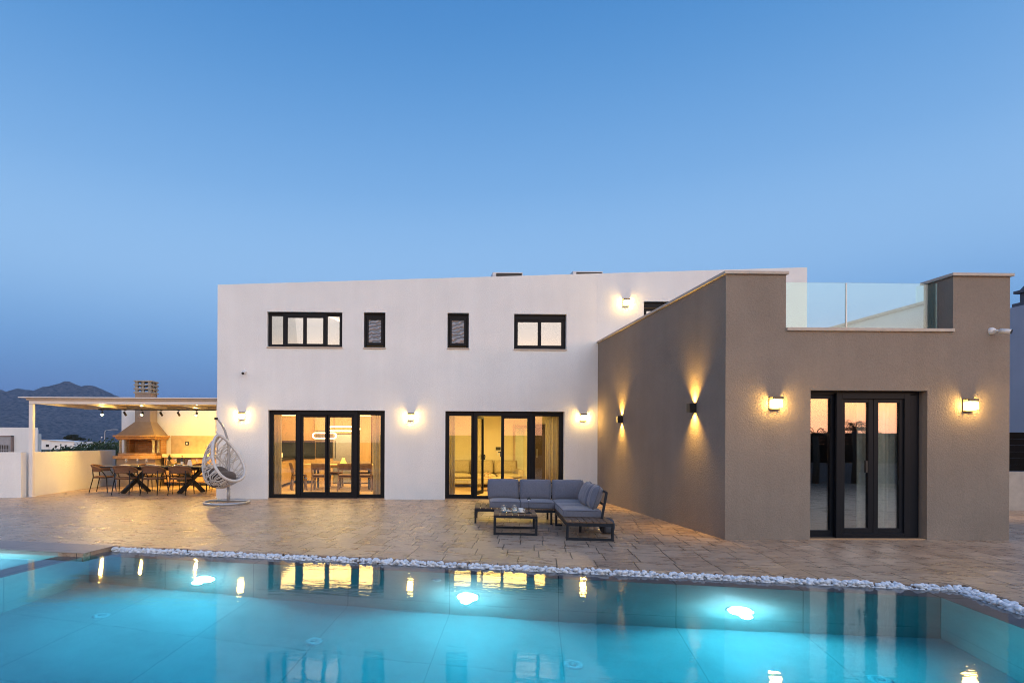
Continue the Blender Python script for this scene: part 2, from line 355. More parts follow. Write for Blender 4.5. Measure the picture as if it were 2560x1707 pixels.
# ------------------------------------------------------------------ pool and terrace (a frame turned 12 degrees against the house)
TH = R(12); PO = V((5.195, 5.49, 0))
PM = Matrix.Translation(PO) @ Matrix.Rotation(-TH, 4, 'Z')
def inpool(o): o.location = PO; o.rotation_euler = (0,0,-TH); return o
def toloc(x, y): q = PM.inverted() @ V((x,y,0)); return (q.x, q.y)
ZW = -.048; ZF = -1.55; ZR = ZW-.007
def stamped():
    """stamped concrete: rows of slabs of changing length, joints pressed in, mottled pigment, slight sealer gloss"""
    m = bpy.data.materials.new('stamped_concrete'); m.use_nodes = True; t = NT(m); b = t.n['Principled BSDF']; b.inputs['Specular IOR Level'].default_value = .65
    def M(op, a, c=None, d=None, clamp=False):
        n = t.add('ShaderNodeMath', operation=op, use_clamp=clamp)
        for k, v in enumerate((a, c, d)):
            if v is None: continue
            if isinstance(v, (int, float)): n.inputs[k].default_value = v
            else: t.link(v, n.inputs[k])
        return n.outputs[0]
    tc = t.add('ShaderNodeTexCoord'); wob = t.add('ShaderNodeTexNoise', i_Scale=5, i_Detail=3); t.link(tc.outputs['Object'], wob.inputs['Vector'])
    sp = t.add('ShaderNodeSeparateXYZ'); t.link(tc.outputs['Object'], sp.inputs[0])
    w0 = M('MULTIPLY', M('SUBTRACT', wob.outputs['Fac'], .5), .02)
    u = M('ADD', sp.outputs[0], w0); v = M('ADD', sp.outputs[1], w0)
    H = .44; vr = M('DIVIDE', v, H); row = M('FLOOR', vr); fv = M('FRACT', vr)
    wn = t.add('ShaderNodeTexWhiteNoise', noise_dimensions='1D'); t.link(row, wn.inputs['W'])
    wn2 = t.add('ShaderNodeTexWhiteNoise', noise_dimensions='1D'); t.link(M('ADD', row, 57.3), wn2.inputs['W'])
    wd = M('MULTIPLY_ADD', wn2.outputs['Value'], .20, .27); uu = M('MULTIPLY_ADD', wn.outputs['Value'], 13.0, M('DIVIDE', u, wd)); fu = M('FRACT', uu); cu = M('FLOOR', uu)
    du = M('MULTIPLY', M('MINIMUM', fu, M('SUBTRACT', 1.0, fu)), wd); dv = M('MULTIPLY', M('MINIMUM', fv, M('SUBTRACT', 1.0, fv)), H)
    def joint(d, a, c, k):
        r = t.add('ShaderNodeMapRange', interpolation_type='SMOOTHSTEP'); r.inputs[1].default_value = a; r.inputs[2].default_value = c; r.inputs[3].default_value = k; r.inputs[4].default_value = 0; t.link(d, r.inputs[0]); return r.outputs[0]
    J = M('MAXIMUM', joint(du, .0035, .0085, 1.0), joint(dv, .0015, .006, .42))
    cell = t.add('ShaderNodeCombineXYZ'); t.link(cu, cell.inputs[0]); t.link(row, cell.inputs[1])
    wc = t.add('ShaderNodeTexWhiteNoise', noise_dimensions='2D'); t.link(cell.outputs[0], wc.inputs['Vector'])
    mp = t.add('ShaderNodeMapping'); mp.inputs['Scale'].default_value = (.45,1.25,1); t.link(tc.outputs['Object'], mp.inputs[0])
    n1 = t.add('ShaderNodeTexNoise', i_Scale=5.5, i_Detail=9, i_Roughness=.72, i_Distortion=.5); t.link(mp.outputs[0], n1.inputs['Vector'])
    n2 = t.add('ShaderNodeTexNoise', i_Scale=26, i_Detail=7, i_Roughness=.7, i_Distortion=.8); t.link(mp.outputs[0], n2.inputs['Vector'])
    mixn = M('MULTIPLY_ADD', n2.outputs['Fac'], .45, M('MULTIPLY', n1.outputs['Fac'], .55)); f = M('MULTIPLY_ADD', M('SUBTRACT', wc.outputs['Value'], .5), .10, mixn)
    rp = t.add('ShaderNodeValToRGB'); e = rp.color_ramp.elements; e[0].position = .35; e[0].color = (.22,.15,.11,1); e[1].position = .65; e[1].color = (.58,.44,.325,1)
    k = e.new(.47); k.color = (.385,.265,.182,1); k = e.new(.54); k.color = (.48,.345,.24,1); t.link(f, rp.inputs['Fac'])
    mx = t.add('ShaderNodeMix', data_type='RGBA'); t.link(J, mx.inputs[0]); t.link(rp.outputs['Color'], mx.inputs[6]); mx.inputs[7].default_value = (.055,.042,.034,1); t.link(mx.outputs[2], b.inputs['Base Color'])
    ro = t.add('ShaderNodeMapRange'); ro.inputs[1].default_value = .35; ro.inputs[2].default_value = .65; ro.inputs[3].default_value = .20; ro.inputs[4].default_value = .44; t.link(n1.outputs['Fac'], ro.inputs[0]); t.link(ro.outputs[0], b.inputs['Roughness'])
    hgt = M('MULTIPLY_ADD', J, -.9, mixn); bp = t.add('ShaderNodeBump', i_Strength=.9, i_Distance=.016); t.link(hgt, bp.inputs['Height']); t.link(bp.outputs['Normal'], b.inputs['Normal'])
    return m
TERR = stamped()
# outline of the hole in the terrace, pool frame (u right, v away)
hole = [(-9.64,.43),(.46,.43),(.46,-5.75),(-15.5,-5.75),(-15.5,-.12),(-9.64,-.12)]
outer = [toloc(*p) for p in ((-19,-7),(16,-7),(16,22),(-19,22))]
mb = MB()
P3 = [[V((x,y,0)) for x, y in outer], [V((x,y,0)) for x, y in hole]]
flat = [mb.b.verts.new(p) for poly in P3 for p in poly]
for tri in tessellate_polygon(P3):
    try: mb.b.faces.new([flat[i] for i in tri])
    except ValueError: pass
low = [mb.b.verts.new((x,y,-.34)) for x, y in hole]; top = flat[4:]
for i in range(6): mb.b.faces.new((top[i], top[(i+1) % 6], low[(i+1) % 6], low[i]))
bmesh.ops.recalc_face_normals(mb.b, faces=mb.b.faces)
for f in mb.b.faces:
    if abs(f.normal.z) > .5 and f.normal.z < 0: f.normal_flip()
inpool(tag(mb.build('terrace', TERR, rec=False), kind='structure'))
# stone nosing along the raised corner on the left, above the small pool
mb = MB(); mb.box(-15.4,-9.618,-.135,.42,.002,.008)
inpool(tag(mb.build('terrace_edge', brickmat('edge_tile', (.35,.285,.25), (.32,.265,.235), (.10,.085,.08), 1.2, .6, .006, .5, 'xy', .0, .2, 0, .12, 5, 90)), 'smooth grey beige tile edging of the terrace corner above the small pool', 'edging'))
# channel floor under the pebbles
mb = MB(); mb.box(-9.64,.28,.28,.43,-.16,-.11); mb.box(.28,.46,-5.75,.43,-.16,-.111)
inpool(tag(mb.build('pebble_channel', mat('channel_concrete', (.12,.11,.10), .9)), kind='structure'))
TILEF = brickmat('pool_floor_tile', (.44,.44,.43), (.405,.41,.40), (.31,.315,.31), 1.22, 1.22, .007, .45, 'xy', .0, .1, 0, .10, 3, 90)
TILEW = brickmat('pool_wall_tile', (.36,.345,.315), (.33,.315,.29), (.18,.175,.165), 1.22, 1.22, .006, .45, 'xz', .0, .1, 0, .10, 3, 90)
TILES = brickmat('pool_side_tile', (.36,.345,.315), (.33,.315,.29), (.18,.175,.165), 1.22, 1.22, .006, .45, 'yz', .0, .1, 0, .10, 3, 90)
RIMT = brickmat('pool_rim_tile', (.37,.30,.255), (.34,.275,.235), (.10,.085,.07), 1.22, 1.22, .007, .5, 'xy', .0, .15, 0, .12, 4, 90)
VN = -5.45
mb = MB()
mb.face([(-9.66,VN,ZF),(0,VN,ZF),(0,0,ZF),(-9.66,0,ZF)])
mb.face([(-15.5,VN,-.42),(-10.02,VN,-.42),(-10.02,-.12,-.42),(-15.5,-.12,-.42)])
inpool(tag(mb.build('pool_floor', TILEF, rec=False), kind='structure'))
mb = MB(); mb.face([(-9.66,0,ZF),(0,0,ZF),(0,0,ZR),(-9.66,0,ZR)]); mb.face([(-9.66,VN,ZR),(0,VN,ZR),(0,VN,ZF),(-9.66,VN,ZF)])
mb.face([(-15.5,-.121,-.42),(-10.02,-.121,-.42),(-10.02,-.121,-.001),(-15.5,-.121,-.001)])
inpool(tag(mb.build('pool_wall', TILEW, rec=False), kind='structure'))
mb = MB(); mb.face([(0,0,ZF),(0,VN,ZF),(0,VN,ZR),(0,0,ZR)]); mb.face([(-9.66,VN,ZF),(-9.66,0,ZF),(-9.66,0,ZR),(-9.66,VN,ZR)]); mb.face([(-10.02,-.12,-.42),(-10.02,VN,-.42),(-10.02,VN,ZR),(-10.02,-.12,ZR)])
inpool(tag(mb.build('pool_side_wall', TILES, rec=False), kind='structure'))
mb = MB()
for a, b, c, d in ((-9.66,.28,0,.28),(0,.28,VN,0),(-9.66,.28,VN-.28,VN),(-10.02,-9.66,VN,.0)):
    mb.face([(a,c,ZR),(b,c,ZR),(b,d,ZR),(a,d,ZR)])
mb.face([(-9.66,.28,ZR),(-9.66,.28,-.2),(.28,.28,-.2),(.28,.28,ZR)]); mb.face([(.28,.28,ZR),(.28,.28,-.2),(.28,VN-.28,-.2),(.28,VN-.28,ZR)])
inpool(tag(mb.build('pool_rim', RIMT, rec=False), kind='structure'))
# water: one sheet over both pools, spilling across the rim
WATER = bpy.data.materials.new('pool_water'); WATER.use_nodes = True; t = NT(WATER); t.n.remove(t.n['Principled BSDF'])
rf = t.add('ShaderNodeBsdfRefraction', i_IOR=1.33, i_Roughness=0.0); rf.inputs['Color'].default_value = (.95,.98,1,1)
va = t.add('ShaderNodeVolumeAbsorption'); va.inputs['Color'].default_value = (.01,.85,.945,1); va.inputs['Density'].default_value = .98; vs = t.add('ShaderNodeVolumeScatter'); vs.inputs['Color'].default_value = (.55,.9,1,1); vs.inputs['Density'].default_value = .02; vs.inputs['Anisotropy'].default_value = .75; vsum = t.add('ShaderNodeAddShader'); t.link(va.outputs[0], vsum.inputs[0]); t.link(vs.outputs[0], vsum.inputs[1]); t.link(vsum.outputs[0], t.n['Material Output'].inputs['Volume'])
out = t.add('ShaderNodeBsdfGlossy', i_Roughness=.03); fr = t.add('ShaderNodeFresnel', i_IOR=1.33); wm = t.add('ShaderNodeMixShader')
t.link(fr.outputs[0], wm.inputs[0]); t.link(rf.outputs[0], wm.inputs[1]); t.link(out.outputs[0], wm.inputs[2]); t.link(wm.outputs[0], t.n['Material Output'].inputs['Surface'])
tcw = t.add('ShaderNodeTexCoord'); mp = t.add('ShaderNodeMapping'); mp.inputs['Scale'].default_value = (.7,2.2,1); t.link(tcw.outputs['Object'], mp.inputs[0])
n1 = t.add('ShaderNodeTexNoise', i_Scale=3.6, i_Detail=2, i_Roughness=.5); n2 = t.add('ShaderNodeTexNoise', i_Scale=24, i_Detail=2)
t.link(mp.outputs[0], n1.inputs['Vector']); t.link(mp.outputs[0], n2.inputs['Vector'])
a1 = t.add('ShaderNodeMath', operation='MULTIPLY_ADD'); a1.inputs[1].default_value = .16; t.link(n2.outputs['Fac'], a1.inputs[0]); t.link(n1.outputs['Fac'], a1.inputs[2])
bp = t.add('ShaderNodeBump', i_Strength=.06, i_Distance=.024); t.link(a1.outputs[0], bp.inputs['Height'])
for nd in (out, fr, rf): t.link(bp.outputs['Normal'], nd.inputs['Normal'])
mb = MB(); mb.face([(-9.64,.279,ZW),(-9.64,-.122,ZW),(-15.5,-.122,ZW),(-15.5,VN-.28,ZW),(.279,VN-.28,ZW),(.279,.279,ZW)])
o = inpool(tag(mb.build('water', WATER, rec=False), kind='structure'))
# white pebbles in the overflow channel
PEB = mat('white_pebble', (.80,.81,.83), .55, var=.16, scale=16, bump=.15, bscale=60)
rnd = random.Random(3); mb = MB(); base = []
tmp = bmesh.new(); bmesh.ops.create_icosphere(tmp, subdivisions=2, radius=1)
shapes = []
for k in range(10):
    sc_ = []
    for v in tmp.verts:
        n = mnoise.noise(v.co*1.3+V((k*7,0,0)))
        sc_.append(v.co*(1+.38*n))
    shapes.append(sc_)
fidx = [[v.index for v in f.verts] for f in tmp.faces]
def pebble(x, y, z, r):
    m = Matrix.Translation((x,y,z)) @ Matrix.Rotation(rnd.uniform(0,6.3),4,'Z') @ Matrix.Rotation(rnd.uniform(-.5,.5),4,'X') @ Matrix.Diagonal((r*rnd.uniform(.95,1.45), r*rnd.uniform(.8,1.05), r*rnd.uniform(.6,.9), 1))
    vs = [mb.b.verts.new(m @ p) for p in shapes[rnd.randrange(10)]]
    for f in fidx: mb.b.faces.new([vs[i] for i in f]).smooth = True
def strip(u0, u1, v0, v1):
    A = (u1-u0)*(v1-v0); n = int(A*2900)
    for k in range(n):
        lay = rnd.random(); r = rnd.choice((.010,.013,.016,.019,.022,.027))*rnd.uniform(.9,1.1)
        pebble(rnd.uniform(u0+.012,u1-.012), rnd.uniform(v0+.012,v1-.012), -.082+lay*.072, r)
strip(-9.62,.32,.315,.42); strip(.315,.45,-2.6,.405)
inpool(tag(mb.build('white_pebbles', PEB, rec=False), kind='stuff', label='white rounded pebbles filling the overflow channel between pool rim and terrace', cat='pebbles'))
# pool lamps in the far wall
def pool_lamp(u, v, z, label, face=0):
    q = PM @ V((u,v,z)); th_ = thing('pool_lamp', label, 'pool lamp', q, -TH+face, 'underwater lamps in the pool wall')
    mx = Matrix.Rotation(R(90),4,'X')
    r = MB(); r.lathe([(.115,.0),(.128,.0),(.128,.006),(.115,.008)], n=28, m=mx); r.build('trim_ring', mat('lamp_ring', (.6,.6,.6), .4), th_)
    l = MB(); l.lathe([(.115,.004),(.108,.024),(.085,.044),(.045,.056),(0,.06)], n=28, m=mx); l.build('lens', POOLM, th_)
    return th_
for u, z, s in ((-7.956,-.93,'first underwater lamp glowing white in the far pool wall, nearest the swing chair'),(-4.667,-.92,'middle underwater lamp glowing white in the far pool wall, below the sliding doors'),(-1.825,-.91,'underwater lamp glowing white in the far pool wall, nearest the brown annex')):
    pool_lamp(u, -.002, z, s)
    q = PM @ V((u,-.10,z)); aim = PM.to_3x3() @ V((0,-1,-.28))
    lamp('pool_spill', 'POINT', PM @ V((u,-.20,z)), 34, (.95,.93,1.0), shadow_soft_size=.06)
    lamp('pool_beam', 'AREA', PM @ V((u,-.075,z)), 82, (1,.96,.95), PM.to_3x3() @ V((0,-1,-.22)), shape='DISK', size=.23, spread=R(168))
# unseen fill points added to brighten the pool; first two serve the small pool
for q0, e in (((-11.2,-.75,-.25),150),((-13.6,-.75,-.25),150),((-8.6,VN+.35,-.8),26),((-6.2,VN+.35,-.8),22),((-3.8,VN+.35,-.8),20),((-1.4,VN+.35,-.8),17),((-9.45,-3.0,-.8),14)):
    lamp('pool_side_fill', 'POINT', PM @ V(q0), e, (.66,.88,1.0), shadow_soft_size=.1)
INL = mat('inlet_plastic', (.62,.64,.64), .35)
def inlet(u, v, z, label, wall=False):
    q = PM @ V((u,v,z)); o = thing('pool_inlet', label, 'pool inlet', q, -TH, 'round water inlets of the pool')
    m = Matrix.Rotation(R(90),4,'X') if wall else None
    k = .62 if wall else 1
    a = MB(); a.lathe([(.0,.004),(.03*k,.004),(.032*k,.012),(.075*k,.010),(.09*k,.0)], n=24, m=m); a.build('flange', INL, o)
    a = MB(); a.lathe([(.0,.02),(.022*k,.018),(.034*k,.012)], n=18, m=m); a.build('nozzle', mat('nozzle_plastic', (.4,.43,.44), .35), o)
for u, v, s in ((-8.62,-1.0,'round white floor inlet at the left end of the pool'),(-6.12,-1.02,'round white floor inlet in the pool in front of the dining room doors'),(-3.57,-1.01,'round white floor inlet in the pool in front of the corner sofa'),(-1.04,-.98,'round white floor inlet in the pool in front of the annex door')):
    inlet(u, v, ZF, s)
inlet(-5.03, -.003, -.38, 'small white inlet in the far pool wall just under the water line', True)

# ------------------------------------------------------------------ wall with openings
def wall(mb, x0, x1, z0, ztop, y0, y1, holes, axis='x', back=True):
    """slab between y0 and y1 with rectangular holes; ztop may slope: function of x"""
    f = ztop if callable(ztop) else (lambda x: ztop)
    xs = sorted({x0, x1, *[h[0] for h in holes], *[h[1] for h in holes]}); zs = sorted({z0, *[h[2] for h in holes], *[h[3] for h in holes]})
    zs = [z for z in zs if z >= z0 and z < min(f(x0), f(x1))-1e-5] + [None]
    def P(x, z, y):
        z = f(x) if z is None else z
        return (x,y,z) if axis == 'x' else (y,x,z)
    def solid(i, j):
        if i < 0 or j < 0 or i >= len(xs)-1 or j >= len(zs)-1: return False
        xm = (xs[i]+xs[i+1])/2; zt = zs[j+1] if zs[j+1] is not None else f(xm); zm = (zs[j]+zt)/2
        return not any(h[0] < xm < h[1] and h[2] < zm < h[3] for h in holes)
    for i in range(len(xs)-1):
        for j in range(len(zs)-1):
            if not solid(i, j): continue
            a, b, c, d = xs[i], xs[i+1], zs[j], zs[j+1]
            mb.face([P(a,c,y0),P(b,c,y0),P(b,d,y0),P(a,d,y0)])
            mb.face([P(a,c,y1),P(a,d,y1),P(b,d,y1),P(b,c,y1)])
            if not solid(i-1,j): mb.face([P(a,c,y0),P(a,d,y0),P(a,d,y1),P(a,c,y1)])
            if not solid(i+1,j): mb.face([P(b,c,y0),P(b,c,y1),P(b,d,y1),P(b,d,y0)])
            if not solid(i,j-1): mb.face([P(a,c,y0),P(a,c,y1),P(b,c,y1),P(b,c,y0)])
            if not solid(i,j+1): mb.face([P(a,d,y0),P(b,d,y0),P(b,d,y1),P(a,d,y1)])
    bmesh.ops.remove_doubles(mb.b, verts=mb.b.verts, dist=1e-4)
    return mb

# ------------------------------------------------------------------ the villa
YM = 14.45; XL = -4.99; XA = 4.72; YB = 8.50; XR = 9.09
villa = thing('villa', 'two storey villa with white rendered facade, brown flat roofed annex and dark framed glass doors', 'house', (0,YM,0))
def vpart(name, mb, m, parent=None, label=None, **kw):
    o = mb.build(name, m, parent or villa, world=True, **kw)
    if label: o['label'] = label
    return o
ztop = lambda x: 5.432+(x+4.99)*(6.009-5.432)/(10.134+4.99)
H_W = [(-3.731,-1.827,3.872,4.760),(-1.277,-.730,3.868,4.764),(.856,1.405,3.870,4.765),(2.562,3.909,3.855,4.752),(5.90,7.30,2.9,5.10)]
H_D = [(-3.700,-.735,.0,2.262),(.811,3.869,.0,2.258)]
mb = MB(); wall(mb, XL, 10.134, 0, ztop, YM, YM+.30, H_W+H_D)
vpart('front_wall', mb, WHITE, label='white rendered two storey facade', rec=True)
mb = MB(); mb.box(XL, XL+.25, YM+.30, 20.6, 0, 5.40); mb.box(9.884, 10.134, YM+.30, 20.6, 0, 5.95); mb.box(XL, 10.134, 20.6, 20.85, 0, 5.40)
vpart('side_wall', mb, WHITE)
mb = MB(); mb.box(XL+.25, 9.884, YM+.30, 20.6, 5.15, 5.30); vpart('roof', mb, STONE)
mb = MB(); mb.box(XL+.25, 9.884, YM+.30, 20.6, 2.62, 2.95); vpart('ceiling', mb, CEIL)
# interior floors and partitions
mb = MB(); mb.box(XL+.25, 4.70, YM+.02, 20.6, .0, .018); vpart('oak_floor', mb, FLOORW)
mb = MB(); mb.box(.12,.30,YM+.30,20.6,.018,2.62); mb.box(4.70,4.86,YM+.30,20.6,.018,2.62); mb.box(.30,4.70,19.45,19.6,.018,2.62); mb.box(XL+.25,.12,20.35,20.5,.018,2.62)
for x in (-1.55,.1,2.1,4.72): mb.box(x-.06,x+.06,YM+.30,18.2,2.95,5.15)
mb.box(XL+.25, 9.884, 18.2, 18.35, 2.95, 5.15)
vpart('interior_wall', mb, IWALL)
mb = MB(); mb.box(.32,4.68,16.9,19.43,2.40,2.60)
vpart('ceiling_soffit', mb, CEIL)
# annex ---------------------------------------------------------------
mb = MB()
notch = [(5.639,8.21,3.165,9),(6.023,7.82,0,2.27)]
wall(mb, XA, XR, 0, 4.015, YB, YB+.30, [(5.639,8.21,3.165,4.015),(6.023,7.82,0,2.27)])
vpart('annex_front_wall', mb, BROWN, label='brown rendered annex front with stepped parapet')
mb = MB(); mb.box(XA, XA+.30, YB+.30, YM-.002, 0, 4.015); vpart('annex_side_wall', mb, BROWN, label='brown rendered side wall of the annex facing the terrace')
mb = MB(); mb.box(8.79, XR, YB+.30, YM-.002, 0, 3.80); mb.box(8.21, 8.79, YB+.30, 9.0, 2.9, 4.015); vpart('annex_outer_wall', mb, BROWN)
mb = MB(); mb.box(8.55,8.785,9.01,YM-.004,3.0,3.80); vpart('parapet_lining', mb, WHITE)
mb = MB(); mb.box(XA+.30, 8.79, YB+.30, YM-.002, 2.75, 3.0); vpart('annex_roof', mb, STONE)
mb = MB(); mb.box(XA+.30, 8.79, YB+.02, YM-.002, .0, .018); vpart('annex_floor', mb, FLOORW)
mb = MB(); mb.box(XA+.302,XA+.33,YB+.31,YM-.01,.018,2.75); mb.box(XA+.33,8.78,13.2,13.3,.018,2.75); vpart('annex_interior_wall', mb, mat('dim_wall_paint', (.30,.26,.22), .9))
# copings
mb = MB(); T = 4.017
mb.box(XA-.035, XA+.335, YB-.035, YM-.004, T, T+.045); mb.box(XA+.335, 5.665, YB-.035, YB+.335, T, T+.045)
vpart('coping', mb, STONE, bevel=.004)
mb = MB(); mb.box(8.175, XR+.035, YB-.035, 9.03, T, T+.045); mb.box(8.5, XR+.035, 9.03, YM-.004, 3.802, 3.847); vpart('coping', mb, STONE, bevel=.004)
mb = MB(); mb.box(5.641, 8.208, YB-.035, YB+.33, 3.167, 3.215); vpart('coping', mb, STONE, bevel=.004)
# glass railing on the annex
rail = MB(); rail.box(5.66, 8.19, YB+.20, YB+.245, 3.217, 3.24); rl = vpart('railing_channel', rail, STEEL)
for a, b in ((5.655,6.728),(6.738,8.16)):
    mb = MB(); mb.box(a, b, YB+.215, YB+.232, 3.225, 3.965); vpart('railing_pane', mb, RAILG, rl)
mb = MB(); mb.box(6.7285,6.7375,YB+.214,YB+.234,3.225,3.962); vpart('railing_joint', mb, STEEL, rl); mb = MB(); mb.box(8.161,8.169,YB+.212,YB+.236,3.225,3.965); vpart('railing_joint', mb, STEEL, rl)
mb = MB(); mb.box(8.62,8.637,9.05,9.60,3.85,4.16); vpart('side_railing_pane', mb, RAILG)
# ---- windows and sliding doors
def glazed(name, x0, x1, z0, z1, yf, frame, leaves, pane, depth=.07, label=None, sill=True, sash=.045, thresh=.0, pull=None):
    """frame: border width; leaves: list of (xa, xb, za, zb, dy) glazed sashes"""
    mb = MB(); d = depth
    xs = [x0, x1]
    mb.box(x0,x0+frame,yf,yf+d,z0,z1); mb.box(x1-frame,x1,yf,yf+d,z0,z1); mb.box(x0+frame,x1-frame,yf,yf+d,z1-frame,z1); mb.box(x0+frame,x1-frame,yf,yf+d,z0,z0+max(frame*.7,.03))
    for (a,b,c,e,dy) in leaves:
        s = sash; y = yf+dy
        mb.box(a,a+s,y,y+d*.8,c,e); mb.box(b-s,b,y,y+d*.8,c,e); mb.box(a+s,b-s,y,y+d*.8,e-s,e); mb.box(a+s,b-s,y,y+d*.8,c,c+s*1.25)
    fr = vpart(name, mb, ALU, label=label, bevel=.004)
    for (a,b,c,e,dy) in leaves:
        s = sash; p = MB(); y = yf+dy+d*.35; p.box(a+s-.006,b-s+.006,y,y+.012,c+s*1.25-.006,e-s+.006); vpart('pane', p, pane, fr)
    if sill:
        p = MB(); p.box(x0-.012,x1+.012,YM-.03,yf+.02,z0-.035,z0-.002); vpart('sill', p, STONE, fr, bevel=.004)
    return fr
yw = YM+.10
a,b,c,e = H_W[0]
w1 = glazed('window', a+.002,b-.002,c,e-.002,yw,.045,[(a+.04,a+.42,c+.02,e-.04,.006),(a+.455,a+.94,c+.035,e-.085,-.03),(a+.94,a+1.45,c+.035,e-.085,-.03),(a+1.47,b-.04,c+.02,e-.04,.006)],PANE_S,label='wide four light window of the upper floor')
mb = MB(); mb.box(a+.40,a+1.50,yw-.045,yw-.004,e-.10,e-.03); mb.box(a+.40,a+.455,yw-.045,yw-.004,c+.03,e-.10); mb.box(a+1.45,a+1.50,yw-.045,yw-.004,c+.03,e-.10); vpart('sash_surround', mb, ALU, w1)
for i in (1,2):
    a,b,c,e = H_W[i]
    w = glazed('window', a+.002,b-.002,c,e-.002,yw,.055,[(a+.06,b-.06,c+.07,e-.12,-.02)],FROST,sash=.055,label=('narrow rippled glass window of the upper floor, left one','narrow rippled glass window of the upper floor, right one')[i-1])
    mb = MB(); mb.box(a+.045,b-.045,yw-.03,yw-.004,e-.115,e-.075); vpart('vent_strip', mb, ALU, w)
a,b,c,e = H_W[3]
w4 = glazed('window', a+.002,b-.002,c,e-.002,yw,.05,[(a+.05,(a+b)/2+.02,c+.03,e-.13,-.02),((a+b)/2-.02,b-.05,c+.03,e-.13,-.03)],PANE_S,sash=.06,label='two light upper floor window nearest the annex')
mb = MB(); mb.box(a+.03,b-.03,yw-.04,yw-.004,e-.13,e-.055); vpart('shutter_box', mb, ALU, w4)
mb = MB(); mb.box((a+b)/2+.0,(a+b)/2+.014,yw-.075,yw-.05,c+.36,c+.48); vpart('handle', mb, BLACK, w4)
a,b,c,e = H_W[4]
w5 = glazed('terrace_door', a+.002,b-.002,3.0,e-.002,yw,.05,[(a+.05,a+.74,3.03,e-.16,.0),(a+.70,b-.05,3.03,e-.16,-.02)],PANE_S,sash=.06,sill=False,label='upper glass door onto the annex roof')
mb = MB(); mb.box(a+.03,b-.03,yw-.04,yw-.004,e-.15,e-.05); vpart('shutter_box', mb, ALU, w5)
# ground floor sliding doors
yd = YM+.12
def door_surround(w, xa, xb, zt, y):
    mb = MB(); mb.box(xa,xa+.09,y-.05,y-.004,.0,zt); mb.box(xb-.09,xb,y-.05,y-.004,.0,zt); mb.box(xa+.09,xb-.09,y-.05,y-.004,zt-.09,zt); mb.box(xa+.09,xb-.09,y-.05,y-.004,.0,.09)
    vpart('sash_surround', mb, ALU, w, bevel=.004)
a,b,c,e = H_D[0]
d1 = glazed('sliding_door', a+.002,b-.002,.0,e-.002,yd,.055,[(a+.035,a+.745,.02,e-.04,.01),(a+.80,a+1.505,.08,e-.10,-.02),(a+1.475,a+2.18,.08,e-.10,-.02),(a+2.24,b-.035,.02,e-.04,.01)],PANE,sash=.075,sill=False,label='four leaf dark framed glass door of the dining room')
door_surround(d1, a+.72, a+2.26, e-.03, yd)
a,b,c,e = H_D[1]
d2 = glazed('sliding_door', a+.002,b-.002,.0,e-.002,yd,.055,[(a+.035,a+.755,.02,e-.04,.01),(a+1.45,a+2.20,.08,e-.10,-.02),(a+2.26,b-.035,.02,e-.04,.01)],PANE,sash=.075,sill=False,label='dark framed glass door of the living room with one leaf standing open')
door_surround(d2, a+.74, a+2.26, e-.03, yd)
mb = MB(); mb.box(a+1.42,a+1.46,yd-.075,yd-.03,1.10,1.24); mb.box(a+1.36,a+1.44,yd-.09,yd-.075,1.20,1.225); vpart('handle', mb, BLACK, d2)
# the open leaf, turned into the room
lm = Matrix.Translation((a+.83,yd+.06,.0)) @ Matrix.Rotation(R(66),4,'Z')
mb = MB(); s = .065; Lw = .62
for q in ((0,s,0,.055,.10,e-.11),(Lw-s,Lw,0,.055,.10,e-.11),(s,Lw-s,0,.055,e-.11-s,e-.11),(s,Lw-s,0,.055,.10,.19)): mb.box(*q, m=lm)
lf = vpart('open_leaf', mb, ALU, d2, bevel=.003)
mb = MB(); mb.box(s-.005,Lw-s+.005,.02,.032,.185,e-.11-s+.005,m=lm); vpart('leaf_pane', mb, PANE, d2)
mb = MB(); mb.box(Lw-.05,Lw-.02,-.045,-.005,1.0,1.14,m=lm); mb.box(Lw-.16,Lw-.02,-.06,-.045,1.07,1.095,m=lm); vpart('handle', mb, BLACK, d2)
# annex door
a,b,e = 6.023,7.82,2.27; yq = YB+.13
d3 = glazed('sliding_door', a+.002,b-.012,.0,e-.002,yq,.055,[(a-.03,a+.497,.03,e-.04,.02),(a+.535,a+1.05,.07,e-.10,-.025),(a+1.056,a+1.535,.07,e-.10,-.025)],PANE_D,sash=.075,sill=False,label='dark framed glass door of the annex')
door_surround(d3, a+.462, a+1.608, e-.03, yq)
mb = MB(); mb.box(a+1.615,b-.06,yq-.03,yq+.05,.0,e-.06); vpart('side_post', mb, ALU, d3, bevel=.006)
mb = MB(); mb.box(a+.905,a+.93,yq-.07,yq-.035,1.02,1.20); vpart('handle', mb, BLACK, d3)
mb = MB(); mb.box(4.700,4.714,YM-.0025,YM+.01,3.9,ztop(4.7)-.02); vpart('facade_joint', mb, WHITE)
# roof lights peeping over the parapet
for x, zz in ((2.30,6.31),(4.60,6.36)):
    o = thing('roof_vent', 'low metal box vent with dark slot on the roof edge, %s one' % ('left' if x < 3 else 'right'), 'roof vent', (x,16.2,5.302), 0, 'box vents on the villa roof')
    m = Matrix.Rotation(0,4,'Z'); h = zz-5.302
    a_ = MB(); a_.prism([(0,0),(.86,0),(.86,.9),(0,.9)],0,h-.10); a_.build('base', GREYM, o)
    a_ = MB(); a_.box(-.06,.80,-.06,.96,h-.015,h+.01); a_.box(-.06,.04,-.06,.96,h-.1,h-.015); a_.box(.78,.80,-.06,.96,h-.1,h-.015); a_.build('cap', GREYM, o)
    a_ = MB(); a_.box(.05,.77,-.035,.9,h-.099,h-.017); a_.build('slot', BLACK, o)
